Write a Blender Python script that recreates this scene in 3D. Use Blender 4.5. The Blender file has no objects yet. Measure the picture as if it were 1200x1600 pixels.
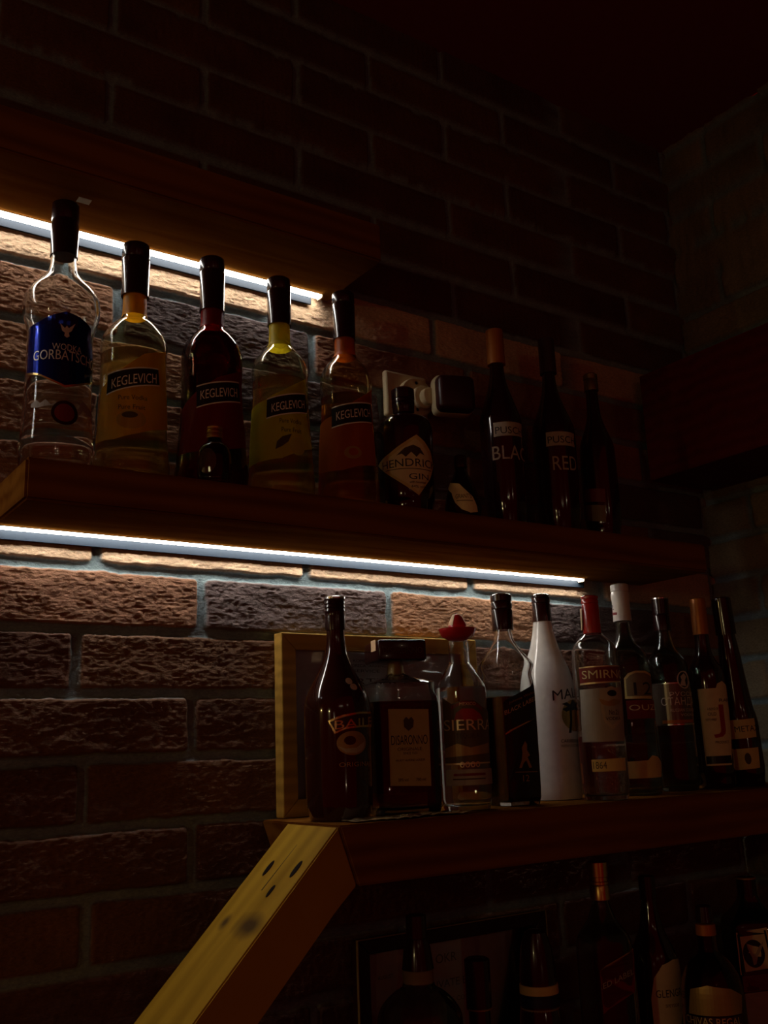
import bpy, bmesh, math, random
import numpy as np
from mathutils import Vector, Matrix, noise
random.seed(4); np.random.seed(4)
SC = bpy.context.scene
COL = SC.collection
ZC = 1.5                       # camera height; the brick wall is the plane y = 1.2, x runs right, z up

# ------------------------------------------------------------------ camera, world, lights, exposure
cam_d = bpy.data.cameras.new('camera'); cam = bpy.data.objects.new('camera', cam_d); COL.objects.link(cam)
cam_d.sensor_fit = 'VERTICAL'; cam_d.sensor_height = 24.0; cam_d.lens = 24.0*1536/1600; cam_d.clip_start = 0.01
right = Vector((0.82519498, -0.56353396, -0.03850602)); up = Vector((-0.10269736, -0.2167175, 0.97081758)); back = right.cross(up)
m = Matrix((right, up, back)).transposed().to_4x4(); m.translation = (0, 0, ZC); cam.matrix_world = m
SC.camera = cam
SC.view_settings.view_transform = 'Standard'; SC.view_settings.look = 'None'
SC.view_settings.exposure = 0.0; SC.view_settings.gamma = 1.0; SC.view_settings.use_curve_mapping = False
LED_STRENGTH = 21.0
W = bpy.data.worlds.new('world'); SC.world = W; W.use_nodes = True
bg = W.node_tree.nodes['Background']; bg.inputs[0].default_value = (1, 0.0, 0.0, 1); bg.inputs[1].default_value = 0.043
def point(name, loc, watts, radius, color):
    l = bpy.data.lights.new(name, 'POINT'); l.energy = watts; l.shadow_soft_size = radius; l.color = color
    o = bpy.data.objects.new(name, l); o.location = (loc[0], loc[1], loc[2]+ZC); COL.objects.link(o); return o
WARM = (1.0, 0.66, 0.22)
LAMP = (-2.3, 0.98, 0.45)
point('bar_lamp', LAMP, 11, 0.03, WARM)          # warm light from the left, set close to the wall; its shade is added
point('room_lamp', (-1.7, -0.3, 0.35), 4.2, 0.05, (1.0, 0.8, 0.36))
for p in ((-0.6, -1.9, 0.9), (-0.2, -1.9, 0.88), (-1.5, -1.2, 0.2), (0.9, -1.8, 0.9), (0.15, -2.2, -0.25)):
    point('pendant_bulb', p, 0.45, 0.012, (1.0, 0.78, 0.5))

# ------------------------------------------------------------------ materials
MATS = {}
def new_mat(name):
    mt = bpy.data.materials.new(name); mt.use_nodes = True; MATS[name] = mt
    return mt, mt.node_tree, mt.node_tree.nodes['Principled BSDF']
def P(name, col, rough=0.5, metal=0.0, trans=0.0, ior=1.45, coat=0.0, spec=0.5, vary=0.12, bump=0.0, bscale=300, emis=None):
    mt, nt, b = new_mat(name); N, L = nt.nodes, nt.links
    b.inputs['Roughness'].default_value = rough; b.inputs['Metallic'].default_value = metal
    b.inputs['Transmission Weight'].default_value = trans; b.inputs['IOR'].default_value = ior
    b.inputs['Coat Weight'].default_value = coat; b.inputs['Coat Roughness'].default_value = 0.04
    b.inputs['Specular IOR Level'].default_value = spec
    c = (*col, 1)
    if vary and not trans:
        tc = N.new('ShaderNodeTexCoord'); nz = N.new('ShaderNodeTexNoise'); nz.inputs['Scale'].default_value = 90
        L.new(tc.outputs['Object'], nz.inputs['Vector'])
        mx = N.new('ShaderNodeMix'); mx.data_type = 'RGBA'; L.new(nz.outputs['Fac'], mx.inputs['Factor'])
        mx.inputs['A'].default_value = (*[v*(1-vary) for v in col], 1); mx.inputs['B'].default_value = (*[min(1, v*(1+vary)) for v in col], 1)
        L.new(mx.outputs['Result'], b.inputs['Base Color'])
    else: b.inputs['Base Color'].default_value = c
    if bump:
        tc = N.new('ShaderNodeTexCoord'); nz = N.new('ShaderNodeTexNoise'); nz.inputs['Scale'].default_value = bscale
        L.new(tc.outputs['Object'], nz.inputs['Vector']); bp = N.new('ShaderNodeBump'); bp.inputs['Strength'].default_value = bump; bp.inputs['Distance'].default_value = 0.001
        L.new(nz.outputs['Fac'], bp.inputs['Height']); L.new(bp.outputs['Normal'], b.inputs['Normal'])
    if emis:
        b.inputs['Emission Color'].default_value = (*emis[0], 1); b.inputs['Emission Strength'].default_value = emis[1]
    return mt
G = dict(trans=1.0, ior=1.47, rough=0.0, vary=0)
P('glass_clear', (0.96, 0.98, 0.97), **G); P('glass_dim', (0.55, 0.58, 0.52), **G); P('glass_yellow', (0.97, 0.95, 0.72), **G)
P('glass_orange', (0.98, 0.85, 0.6), **G); P('glass_red', (0.55, 0.05, 0.03), **G); P('glass_brown', (0.35, 0.16, 0.06), **G)
P('glass_dark', (0.3, 0.2, 0.14), **G)
P('liquid_clear', (0.97, 0.98, 0.98), trans=1, ior=1.34, rough=0, vary=0); P('liquid_yellow', (0.95, 0.86, 0.35), trans=1, ior=1.34, rough=0.12, vary=0)
P('liquid_orange', (0.9, 0.5, 0.12), trans=1, ior=1.34, rough=0.1, vary=0); P('liquid_red', (0.35, 0.01, 0.008), trans=1, ior=1.34, rough=0, vary=0)
P('liquid_amber', (0.22, 0.06, 0.012), trans=1, ior=1.34, rough=0, vary=0); P('liquid_whisky', (0.1, 0.035, 0.008), trans=1, ior=1.34, rough=0, vary=0)
P('glass_rim', (0.05, 0.035, 0.025), rough=0.1, coat=1)
for n, c in dict(gloss_black=(.022, .003, .003), gloss_dark=(.022, .003, .003), gloss_brown=(.03, .005, .003), gloss_green=(.006, .012, .006)).items():
    P(n, c, rough=0.12, coat=1.0)
P('white_glass', (0.78, 0.76, 0.72), rough=0.18, coat=0.6)
P('cap_black', (0.022, 0.004, 0.004), rough=0.2, coat=0.5); P('ink_black', (0.012, 0.008, 0.01), rough=0.35)
P('red_cap', (0.45, 0.02, 0.015), rough=0.25, coat=0.5); P('white_cap', (0.7, 0.66, 0.58), rough=0.3, coat=0.4)
P('gold_cap', (0.75, 0.5, 0.16), rough=0.28, metal=1); P('gold_dull', (0.4, 0.3, 0.14), rough=0.4, metal=1)
P('gold', (0.85, 0.62, 0.25), rough=0.25, metal=1); P('gold_pale', (0.8, 0.65, 0.4), rough=0.35, metal=0.6); P('gold_dim', (0.42, 0.28, 0.1), rough=0.4, metal=0.4)
P('silver', (0.8, 0.8, 0.8), rough=0.2, metal=1); P('silver_ink', (0.8, 0.77, 0.7), rough=0.4, metal=0.3)
P('foil_orange', (0.5, 0.17, 0.03), rough=0.35, metal=0.3); P('foil_red', (0.05, 0.02, 0.02), rough=0.35)
P('cream', (0.85, 0.76, 0.42), rough=0.5); P('cream_gold', (0.75, 0.6, 0.22), rough=0.45); P('cream_brown', (0.5, 0.4, 0.15), rough=0.55)
P('cream_dim', (0.5, 0.44, 0.33), rough=0.5); P('pale', (0.95, 0.92, 0.82), rough=0.5); P('pale_dim', (0.35, 0.33, 0.3), rough=0.5); P('stamp', (0.75, 0.5, 0.28), rough=0.6)
P('olive_label', (0.26, 0.2, 0.1), rough=0.5); P('maroon', (0.2, 0.012, 0.012), rough=0.4); P('maroon_dark', (0.05, 0.008, 0.008), rough=0.4)
P('red', (0.4, 0.015, 0.01), rough=0.45); P('red_dim', (0.22, 0.008, 0.008), rough=0.45); P('navy', (0.01, 0.012, 0.05), rough=0.4)
P('brown_ink', (0.07, 0.04, 0.015), rough=0.5); P('green_dark', (0.01, 0.03, 0.012), rough=0.5)
P('label_blue', (0.002, 0.02, 0.3), rough=0.16, metal=0.75, vary=0.02, coat=0.4)
P('label_dark', (0.11, 0.075, 0.025), rough=0.4); P('label_grey', (0.4, 0.38, 0.32), rough=0.45); P('label_bronze', (0.22, 0.17, 0.13), rough=0.25, metal=0.7)
def translucent(name, col):
    mt, nt, b = new_mat(name); N, L = nt.nodes, nt.links
    b.inputs['Base Color'].default_value = (*col, 1); b.inputs['Roughness'].default_value = 0.45
    t = N.new('ShaderNodeBsdfTranslucent'); t.inputs[0].default_value = (*col, 1)
    mx = N.new('ShaderNodeMixShader'); mx.inputs[0].default_value = 0.6
    L.new(b.outputs[0], mx.inputs[1]); L.new(t.outputs[0], mx.inputs[2]); L.new(mx.outputs[0], N['Material Output'].inputs[0])
translucent('lab_orange', (0.98, 0.45, 0.015)); translucent('lab_yellow', (0.9, 0.72, 0.03)); translucent('lab_red', (0.4, 0.01, 0.008))
translucent('lab_peach', (0.75, 0.17, 0.01)); translucent('lab_fruit', (0.75, 0.5, 0.1)); translucent('lab_lemon', (0.8, 0.7, 0.12))

def wood(name, dark, light, axis='x', scale=6.0, rough=0.5, knots=False, spec=0.18):
    mt, nt, b = new_mat(name); N, L = nt.nodes, nt.links
    tc = N.new('ShaderNodeTexCoord'); mp = N.new('ShaderNodeMapping'); L.new(tc.outputs['Object'], mp.inputs['Vector'])
    s = {'x': (0.7, 6, 6), 'y': (6, 0.7, 6), 'z': (6, 6, 0.7), 'd': (1, 5, 1)}[axis]; mp.inputs['Scale'].default_value = s
    nz = N.new('ShaderNodeTexNoise'); nz.inputs['Scale'].default_value = scale; nz.inputs['Detail'].default_value = 6; nz.inputs['Distortion'].default_value = 0.6
    L.new(mp.outputs[0], nz.inputs['Vector'])
    wv = N.new('ShaderNodeTexWave'); wv.inputs['Scale'].default_value = scale*0.35; wv.inputs['Distortion'].default_value = 5; wv.inputs['Detail'].default_value = 3
    wv.bands_direction = {'x': 'Z', 'y': 'X', 'z': 'X', 'd': 'Y'}[axis]; L.new(mp.outputs[0], wv.inputs['Vector'])
    ad = N.new('ShaderNodeMath'); ad.operation = 'MULTIPLY_ADD'; L.new(wv.outputs['Fac'], ad.inputs[0]); ad.inputs[1].default_value = 0.35; L.new(nz.outputs['Fac'], ad.inputs[2])
    cr = N.new('ShaderNodeValToRGB'); cr.color_ramp.elements[0].color = (*dark, 1); cr.color_ramp.elements[0].position = 0.35
    cr.color_ramp.elements[1].color = (*light, 1); cr.color_ramp.elements[1].position = 0.85
    L.new(ad.outputs[0], cr.inputs[0]); L.new(cr.outputs[0], b.inputs['Base Color']); b.inputs['Roughness'].default_value = rough; b.inputs['Specular IOR Level'].default_value = spec
    bp = N.new('ShaderNodeBump'); bp.inputs['Strength'].default_value = 0.25; bp.inputs['Distance'].default_value = 0.002
    L.new(nz.outputs['Fac'], bp.inputs['Height']); L.new(bp.outputs[0], b.inputs['Normal'])
    if knots:
        src = cr.outputs[0]
        for ctr, sc, r in knots:                        # branch knots: soft dark spots of the board itself
            m2 = N.new('ShaderNodeMapping'); m2.vector_type = 'POINT'; m2.inputs['Scale'].default_value = sc
            m2.inputs['Location'].default_value = [-c*q for c, q in zip(ctr, sc)]; L.new(tc.outputs['Object'], m2.inputs[0])
            ln = N.new('ShaderNodeVectorMath'); ln.operation = 'LENGTH'; L.new(m2.outputs[0], ln.inputs[0])
            ms = N.new('ShaderNodeMath'); ms.operation = 'MULTIPLY_ADD'; L.new(nz.outputs['Fac'], ms.inputs[0]); ms.inputs[1].default_value = r*0.8; L.new(ln.outputs['Value'], ms.inputs[2])
            mr = N.new('ShaderNodeMapRange'); mr.inputs['From Min'].default_value = r*0.7; mr.inputs['From Max'].default_value = r*1.5; mr.inputs['To Min'].default_value = 0.95; mr.inputs['To Max'].default_value = 0
            L.new(ms.outputs[0], mr.inputs[0]); mk = N.new('ShaderNodeMix'); mk.data_type = 'RGBA'; mk.inputs['B'].default_value = (0.09, 0.05, 0.02, 1)
            L.new(mr.outputs[0], mk.inputs['Factor']); L.new(src, mk.inputs['A']); src = mk.outputs['Result']
        L.new(src, b.inputs['Base Color'])
    return mt
wood('stained_wood', (0.15, 0.05, 0.008), (0.26, 0.11, 0.02), rough=0.8, spec=0.0); wood('dark_wood', (0.1, 0.01, 0.006), (0.15, 0.015, 0.01), spec=0.05)
wood('pine', (0.34, 0.19, 0.014), (0.52, 0.31, 0.03), 'd', 5.0, knots=[((-0.098, 0.03, -0.098), (0.8, 0.45, 0.8), 0.015), ((-0.1, 0.088, -0.1), (1, 1.2, 1), 0.012)]); wood('frame_wood', (0.3, 0.17, 0.03), (0.5, 0.3, 0.06), 'x', 8.0)
P('led_bar', (0.014, 0.023, 0.036), rough=0.5, spec=0.2)
P('led_light', (1, 1, 1), vary=0, emis=((1.0, 0.93, 0.84), LED_STRENGTH))
P('beige_plastic', (0.62, 0.5, 0.3), rough=0.4); P('black_plastic', (0.035, 0.006, 0.006), rough=0.35); P('paper', (0.5, 0.48, 0.44), rough=0.7); P('plaster', (0.3, 0.06, 0.05), rough=0.95, spec=0.0)
P('film', (0.45, 0.36, 0.2), rough=0.2, coat=0.6); P('hat_red', (0.5, 0.015, 0.015), rough=0.3, coat=0.4)
def pane_mat():
    mt, nt, b = new_mat('pane_glass'); N, L = nt.nodes, nt.links
    t = N.new('ShaderNodeBsdfTransparent'); g = N.new('ShaderNodeBsdfGlossy'); g.inputs['Roughness'].default_value = 0.03
    fr = N.new('ShaderNodeFresnel'); fr.inputs[0].default_value = 1.5; mx = N.new('ShaderNodeMixShader')
    L.new(fr.outputs[0], mx.inputs[0]); L.new(t.outputs[0], mx.inputs[1]); L.new(g.outputs[0], mx.inputs[2]); L.new(mx.outputs[0], N['Material Output'].inputs[0])
pane_mat()

# ------------------------------------------------------------------ mesh helpers
def link(name, me, mat, parent=None, smooth=False):
    o = bpy.data.objects.new(name, me); COL.objects.link(o)
    if mat: me.materials.append(MATS[mat] if isinstance(mat, str) else mat)
    if smooth: me.polygons.foreach_set('use_smooth', [True]*len(me.polygons))
    if parent: o.parent = parent
    return o
def from_bm(name, bm, mat, parent=None, smooth=False, fix=True):
    if fix: bmesh.ops.recalc_face_normals(bm, faces=bm.faces)
    me = bpy.data.meshes.new(name); bm.to_mesh(me); bm.free()
    o = link(name, me, mat, parent, smooth)
    if smooth:
        try: me.set_sharp_from_angle(angle=math.radians(38))
        except Exception: pass
    return o
def tag(o, label=None, cat=None, group=None, kind=None):
    if label: o['label'] = label
    if cat: o['category'] = cat
    if group: o['group'] = group
    if kind: o['kind'] = kind
    return o
def empty(name, loc, label=None, cat=None, group=None, rz=0, ry=0):
    o = bpy.data.objects.new(name, None); COL.objects.link(o); o.empty_display_size = 0.02
    o.location = (loc[0], loc[1], loc[2]+ZC); o.rotation_euler = (0, ry, rz)
    return tag(o, label, cat, group)
def add_box(bm, lo, hi, bevel=0.0, seg=2):
    vs = [bm.verts.new((x, y, z)) for x in (lo[0], hi[0]) for y in (lo[1], hi[1]) for z in (lo[2], hi[2])]
    F = [(0,1,3,2),(4,6,7,5),(0,4,5,1),(2,3,7,6),(0,2,6,4),(1,5,7,3)]
    fs = [bm.faces.new([vs[i] for i in f]) for f in F]
    if bevel:
        es = list({e for f in fs for e in f.edges}); bmesh.ops.bevel(bm, geom=es, offset=bevel, segments=seg, affect='EDGES', profile=0.5)
def add_prism(bm, pts, y0, y1, plane='xz'):
    def mk(a, b, c): return (a, c, b) if plane == 'xz' else (a, b, c)
    A = [bm.verts.new(mk(a, b, y0)) for a, b in pts]; Bv = [bm.verts.new(mk(a, b, y1)) for a, b in pts]
    bm.faces.new(A); bm.faces.new(Bv[::-1]); n = len(pts)
    for i in range(n): bm.faces.new((A[i], A[(i+1) % n], Bv[(i+1) % n], Bv[i]))
def smooth_profile(pr, sub=3):
    # Catmull-Rom through (z, r) points that run steadily, to round the shoulders
    out = []
    for i in range(len(pr)-1):
        p0 = pr[max(i-1, 0)]; p1 = pr[i]; p2 = pr[i+1]; p3 = pr[min(i+2, len(pr)-1)]
        for k in range(sub):
            t = k/sub; z = p1[0]+(p2[0]-p1[0])*t
            m1 = (p2[1]-p0[1])/((p2[0]-p0[0]) or 1e-6)*(p2[0]-p1[0]); m2 = (p3[1]-p1[1])/((p3[0]-p1[0]) or 1e-6)*(p2[0]-p1[0])
            d = p2[1]-p1[1]
            if d == 0: m1 = m2 = 0
            else:
                m1 = max(min(m1/d, 3), 0)*d; m2 = max(min(m2/d, 3), 0)*d
            r = (2*t**3-3*t*t+1)*p1[1]+(t**3-2*t*t+t)*m1+(-2*t**3+3*t*t)*p2[1]+(t**3-t*t)*m2
            out.append((z, r))
    out.append(pr[-1]); return out
def sq(th, n):
    if n <= 2.01: return 1.0
    return (abs(math.cos(th))**n+abs(math.sin(th))**n)**(-1.0/n)
def lathe_bm(rings, seg=48, close0=True, close1=True, bm=None):
    # rings: (z, r, n)
    bm = bm or bmesh.new(); R = []
    for z, r, n in rings:
        R.append([bm.verts.new((r*sq(a, n)*math.cos(a), r*sq(a, n)*math.sin(a), z)) for a in (2*math.pi*(i+0.5)/seg for i in range(seg))])
    for a, b in zip(R, R[1:]):
        for i in range(seg): bm.faces.new((a[i], a[(i+1) % seg], b[(i+1) % seg], b[i]))
    if close0: bm.faces.new(R[0])
    if close1: bm.faces.new(R[-1][::-1])
    return bm
def add_tube(bm, pts, r, seg=8):
    prev = None
    for i, p in enumerate(pts):
        p = Vector(p); d = (Vector(pts[min(i+1, len(pts)-1)])-Vector(pts[max(i-1, 0)])).normalized()
        u = d.cross(Vector((0.1, 0.2, 1))).normalized(); v = d.cross(u)
        ring = [bm.verts.new(p+(u*math.cos(a)+v*math.sin(a))*r) for a in (2*math.pi*k/seg for k in range(seg))]
        if prev:
            for k in range(seg): bm.faces.new((prev[k], prev[(k+1) % seg], ring[(k+1) % seg], ring[k]))
        else: bm.faces.new(ring)
        prev = ring
    bm.faces.new(prev[::-1])
TEXTC = {}
def text2d(s):
    if s not in TEXTC:
        cu = bpy.data.curves.new('t', 'FONT'); cu.body = s; cu.resolution_u = 3; cu.offset = 0.0
        ob = bpy.data.objects.new('t', cu); me = bpy.data.meshes.new_from_object(ob)
        V = [(v.co.x, v.co.y) for v in me.vertices]; F = [tuple(p.vertices) for p in me.polygons]
        bpy.data.objects.remove(ob); bpy.data.curves.remove(cu); bpy.data.meshes.remove(me)
        x0 = min(v[0] for v in V); x1 = max(v[0] for v in V); y0 = min(v[1] for v in V); y1 = max(v[1] for v in V)
        TEXTC[s] = ([((a-x0)/(x1-x0), (b-y0)/(y1-y0)) for a, b in V], F)
    return TEXTC[s]
def flat_text(bm, s, x0, x1, z, h, y, slant=0.0):
    V, F = text2d(s); vs = [bm.verts.new((x0+(x1-x0)*a, y, z-h/2+h*b+slant*a)) for a, b in V]
    for f in F:
        try: bm.faces.new([vs[i] for i in f])
        except ValueError: pass

# ------------------------------------------------------------------ bottles
TOPPARTS = {'label', 'neck_label', 'lower_label', 'upper_label'}
def build_bottle(b):
    root = empty(b['name'], (b['x'], b['y'], b['zb']), b['label'], 'bottle', b['group'], math.radians(b['yaw']), math.radians(b['tilt']))
    n = b['n']; vsq = b['vsq']; glassy = b['glass'].startswith('glass')
    pr = smooth_profile(sorted(b['prof']), 3)                       # upwards
    def nn(z):
        if n <= 2: return 2.0
        t = min(max((z-vsq)/0.035, 0), 1); return n+(2-n)*t if z > vsq else n
    zs = [p[0] for p in pr]; rs = [p[1] for p in pr]
    def R(z): return float(np.interp(z, zs, rs))
    seg = 64 if n > 2 else 48
    outer = [(z, r, nn(z)) for z, r in pr]
    base = [(0.0, outer[0][1]*0.9, nn(0)), (0.0012, outer[0][1], nn(0))]
    outer = base+[o for o in outer if o[0] > 0.002]
    if glassy:
        t = 0.0028; bt = 0.007
        inner = [(z, max(r-t, 0.004), k) for z, r, k in outer if z > bt+0.004]
        inner = [(bt, inner[0][1]*0.55, nn(0)), (bt+0.001, inner[0][1]*0.9, nn(0)), (bt+0.003, inner[0][1]*0.98, nn(0))]+inner
        bm = lathe_bm(outer+inner[::-1], seg, True, True)
        from_bm('glass_body', bm, b['glass'], root, True)
        if b['liq']:
            zl, lm = b['liq']; ins = [(z, r+0.00025, k) for z, r, k in inner if z < zl-0.001]
            rt = max(R(zl)-t+0.00025, 0.004); ins.append((zl, rt, nn(zl)))
            ins[0] = (ins[0][0]-0.0003, ins[0][1], ins[0][2])
            from_bm('liquid', lathe_bm(ins, seg, True, True), lm, root, True)
    else:
        from_bm('bottle_body', lathe_bm(outer, seg, True, True), b['glass'], root, True)
    for cn, cm, cp in b['caps']:
        cp = sorted(cp); rings = [(z, r, 2) for z, r in cp]
        rr = rings[-1]; rings = rings[:-1]+[(rr[0]-0.0006, rr[1], 2), (rr[0], rr[1]-0.0012, 2)]
        from_bm(cn, lathe_bm(rings, 40, True, True), cm, root, True)
    # decals: everything is laid out as (theta or s, z) and wrapped on the body
    parent = root; cur = None; level = 0; acc = None
    def flush():
        nonlocal acc, parent
        if acc:
            o = from_bm(acc[0], acc[3], acc[1], acc[2], False, False)
            if acc[0] in TOPPARTS: parent = o
        acc = None
    for kind, nm, mt, dat in b['decals']:
        if kind == 'T' or not (acc and acc[0] == nm and acc[1] == mt):
            flush(); acc = (nm, mt, root if nm in TOPPARTS else parent, bmesh.new())
        level += 1; off = 0.0004+0.00008*level + (0.0032 if nm in ('tax_stamp', 'neck_number', 'neck_stripe') else 0)
        bm = bmesh.new(); square = n > 2
        if kind == 'P':
            vs = [bm.verts.new((a, z, 0)) for a, z in dat]; f = bm.faces.new(vs)
            bmesh.ops.triangulate(bm, faces=[f], ngon_method='EAR_CLIP')
        elif kind == 'E':
            ca, cz, ra, rz = dat; bm.faces.new([bm.verts.new((ca+ra*math.cos(t), cz+rz*math.sin(t), 0)) for t in (2*math.pi*k/28 for k in range(28))])
        elif kind == 'BAND':
            bm.faces.new([bm.verts.new(q) for q in ((-math.pi, dat[0], 0), (math.pi, dat[0], 0), (math.pi, dat[1], 0), (-math.pi, dat[1], 0))])
        else:
            s, a0, a1, z, h, sl = dat; V, F = text2d(s)
            vs = [bm.verts.new((a0+(a1-a0)*p, z-h/2+h*q+sl*p, 0)) for p, q in V]
            for f in F:
                try: bm.faces.new([vs[i] for i in f])
                except ValueError: pass
        xs = [v.co.x for v in bm.verts]; ys = [v.co.y for v in bm.verts]
        if not square:
            st = 0.11
            for k in range(math.ceil(min(xs)/st), math.floor(max(xs)/st)+1):
                bmesh.ops.bisect_plane(bm, geom=bm.verts[:]+bm.edges[:]+bm.faces[:], plane_co=(k*st, 0, 0), plane_no=(1, 0, 0))
        if kind != 'T':
            for k in range(math.ceil(min(ys)/0.006), math.floor(max(ys)/0.006)+1):
                bmesh.ops.bisect_plane(bm, geom=bm.verts[:]+bm.edges[:]+bm.faces[:], plane_co=(0, k*0.006, 0), plane_no=(0, 1, 0))
        tgt = acc[3]; mp = {}
        for v in bm.verts:
            a, z = v.co.x, v.co.y; r = R(z)+off
            if square:
                lim = R(z)*0.86; a = max(min(a, lim), -lim); h = R(z)*sq(math.atan2(a, R(z)), nn(z)); hh = math.sqrt(max(0, (R(z)*sq(math.atan2(R(z), a), nn(z)))**2-a*a)) if False else R(z)
                # point on the superellipse front face with this local x
                hh = R(z)*max(0.0, 1-(abs(a)/R(z))**nn(z))**(1/nn(z)); co = (a, -hh-off, z)
            else: co = (r*math.sin(a), -r*math.cos(a), z)
            mp[v] = tgt.verts.new(co)
        for f in bm.faces:
            try: tgt.faces.new([mp[v] for v in f.verts])
            except ValueError: pass
        bm.free()
    flush()
    return root
# ------------------------------------------------------------------ brick wall (real relief, colour per brick)
def lat(ix, iz, seed):
    h = (ix.astype(np.int64)*374761393+iz.astype(np.int64)*668265263+seed*1442695041) & 0xffffffff
    h = ((h ^ (h >> 13))*1274126177) & 0xffffffff
    return ((h ^ (h >> 16)) & 0xffffff)/float(0xffffff)
def vnoise(x, z, seed):
    ix = np.floor(x); iz = np.floor(z); fx = x-ix; fz = z-iz; fx = fx*fx*(3-2*fx); fz = fz*fz*(3-2*fz)
    a = lat(ix, iz, seed); b = lat(ix+1, iz, seed); c = lat(ix, iz+1, seed); d = lat(ix+1, iz+1, seed)
    return (a*(1-fx)+b*fx)*(1-fz)+(c*(1-fx)+d*fx)*fz-0.5
def fbm(x, z, seed, octv=4):
    s = 0; a = 1.0
    for o in range(octv): s = s+a*vnoise(x*2**o+o*7.3, z*2**o+o*3.1, seed+o); a *= 0.55
    return s
def ridged(x, z, seed, octv=4):
    s = 0; a = 1.0
    for o in range(octv): s = s+a*(0.25-np.abs(vnoise(x*2**o+o*5.3, z*2**o+o*9.1, seed+o))); a *= 0.55
    return s
def relief_wall(name, us, zs, place, rowh, row0, pitch, jw, joint_of, prot, color_of, rough_amp, mat):
    U, Z = np.meshgrid(us, zs)
    wz = Z+0.0022*fbm(U*30, Z*30, 11, 3)+0.0012*vnoise(U*160, Z*60, 5)
    wu = U+0.0022*fbm(U*40, Z*40, 17, 3)
    row = np.floor((wz-row0)/rowh).astype(int)
    jo = joint_of(row); col = np.floor((wu-jo)/pitch).astype(int)
    dz = np.minimum(wz-(row0+row*rowh), row0+(row+1)*rowh-wz)-jw/2
    du = np.minimum(wu-(jo+col*pitch), jo+(col+1)*pitch-wu)-jw/2
    cr = 0.007
    qx = np.maximum(cr-du, 0); qz = np.maximum(cr-dz, 0); d = np.where((du < cr) & (dz < cr), cr-np.sqrt(qx*qx+qz*qz), np.minimum(du, dz))
    t = np.clip(d/0.0042+0.15, 0, 1); t = t*t*(3-2*t)
    rid = lat(col, row, 91)
    surf = rough_amp*(1.0*ridged(U*95+row*3.7, Z*210+col*5.1, 31, 3)+0.7*fbm(U*22+col*9, Z*40+row*4, 57, 3)+0.35*vnoise(U*300, Z*420, 71))
    H = t*(prot(row, col, rid)+surf)+(1-t)*0.0005*fbm(U*90, Z*90, 77, 3)
    mixc = color_of(row, col, rid, U, Z)
    mort = np.stack([np.full_like(U, .22), np.full_like(U, .3), np.full_like(U, .32)], -1)*(1+0.25*fbm(U*60, Z*60, 3, 3))[..., None]
    tc = np.clip((t-0.25)/0.4, 0, 1)[..., None]
    C = mixc*tc+mort*(1-tc)
    nz, nu = U.shape; co = place(U, Z, H).reshape(-1, 3)
    idx = np.arange(nz*nu).reshape(nz, nu)
    F = np.stack([idx[:-1, :-1], idx[:-1, 1:], idx[1:, 1:], idx[1:, :-1]], -1).reshape(-1, 4)
    me = bpy.data.meshes.new(name); me.vertices.add(len(co)); me.vertices.foreach_set('co', co.astype(np.float32).ravel())
    me.loops.add(F.size); me.loops.foreach_set('vertex_index', F.ravel().astype(np.int32))
    me.polygons.add(len(F)); me.polygons.foreach_set('loop_start', np.arange(0, F.size, 4, dtype=np.int32)); me.polygons.foreach_set('loop_total', np.full(len(F), 4, np.int32))
    me.update(calc_edges=True)
    at = me.color_attributes.new('brick_colour', 'FLOAT_COLOR', 'POINT')
    at.data.foreach_set('color', np.concatenate([C.reshape(-1, 3), np.ones((nz*nu, 1))], 1).astype(np.float32).ravel())
    o = link(name, me, mat, None, True); tag(o, kind='structure'); return o
def brick_material():
    mt, nt, b = new_mat('brick'); N, L = nt.nodes, nt.links
    a = N.new('ShaderNodeAttribute'); a.attribute_name = 'brick_colour'
    tc = N.new('ShaderNodeTexCoord'); mp = N.new('ShaderNodeMapping'); mp.inputs['Scale'].default_value = (1, 1, 2.2); L.new(tc.outputs['Object'], mp.inputs[0])
    nz = N.new('ShaderNodeTexNoise'); nz.inputs['Scale'].default_value = 190; nz.inputs['Detail'].default_value = 8; nz.inputs['Roughness'].default_value = 0.65; L.new(mp.outputs[0], nz.inputs['Vector'])
    mr = N.new('ShaderNodeMapRange'); mr.inputs['From Min'].default_value = 0.3; mr.inputs['From Max'].default_value = 0.7; mr.inputs['To Min'].default_value = 0.72; mr.inputs['To Max'].default_value = 1.25
    L.new(nz.outputs['Fac'], mr.inputs[0]); mx = N.new('ShaderNodeVectorMath'); mx.operation = 'SCALE'; L.new(a.outputs['Color'], mx.inputs[0]); L.new(mr.outputs[0], mx.inputs['Scale'])
    L.new(mx.outputs[0], b.inputs['Base Color']); b.inputs['Roughness'].default_value = 0.85; b.inputs['Specular IOR Level'].default_value = 0.25
    bp = N.new('ShaderNodeBump'); bp.inputs['Strength'].default_value = 1.0; bp.inputs['Distance'].default_value = 0.0016; L.new(nz.outputs['Fac'], bp.inputs['Height']); L.new(bp.outputs[0], b.inputs['Normal'])
brick_material()
def seg_coords(parts):
    out = []
    for a, b, st in parts: out += list(np.arange(a, b, st))
    return np.array(out+[parts[-1][1]])
us = seg_coords([(-2.8, -0.1, 0.02), (-0.1, 0.2, 0.006), (0.2, 1.25, 0.0022), (1.3, 1.62, 0.006)])
zs = seg_coords([(-1.3, -0.5, 0.02), (-0.5, -0.2, 0.004), (-0.2, 0.1, 0.0017), (0.1, 0.72, 0.0013), (0.72, 1.25, 0.008)])
ROWH = 0.0785; ROW0 = 0.2393
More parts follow.
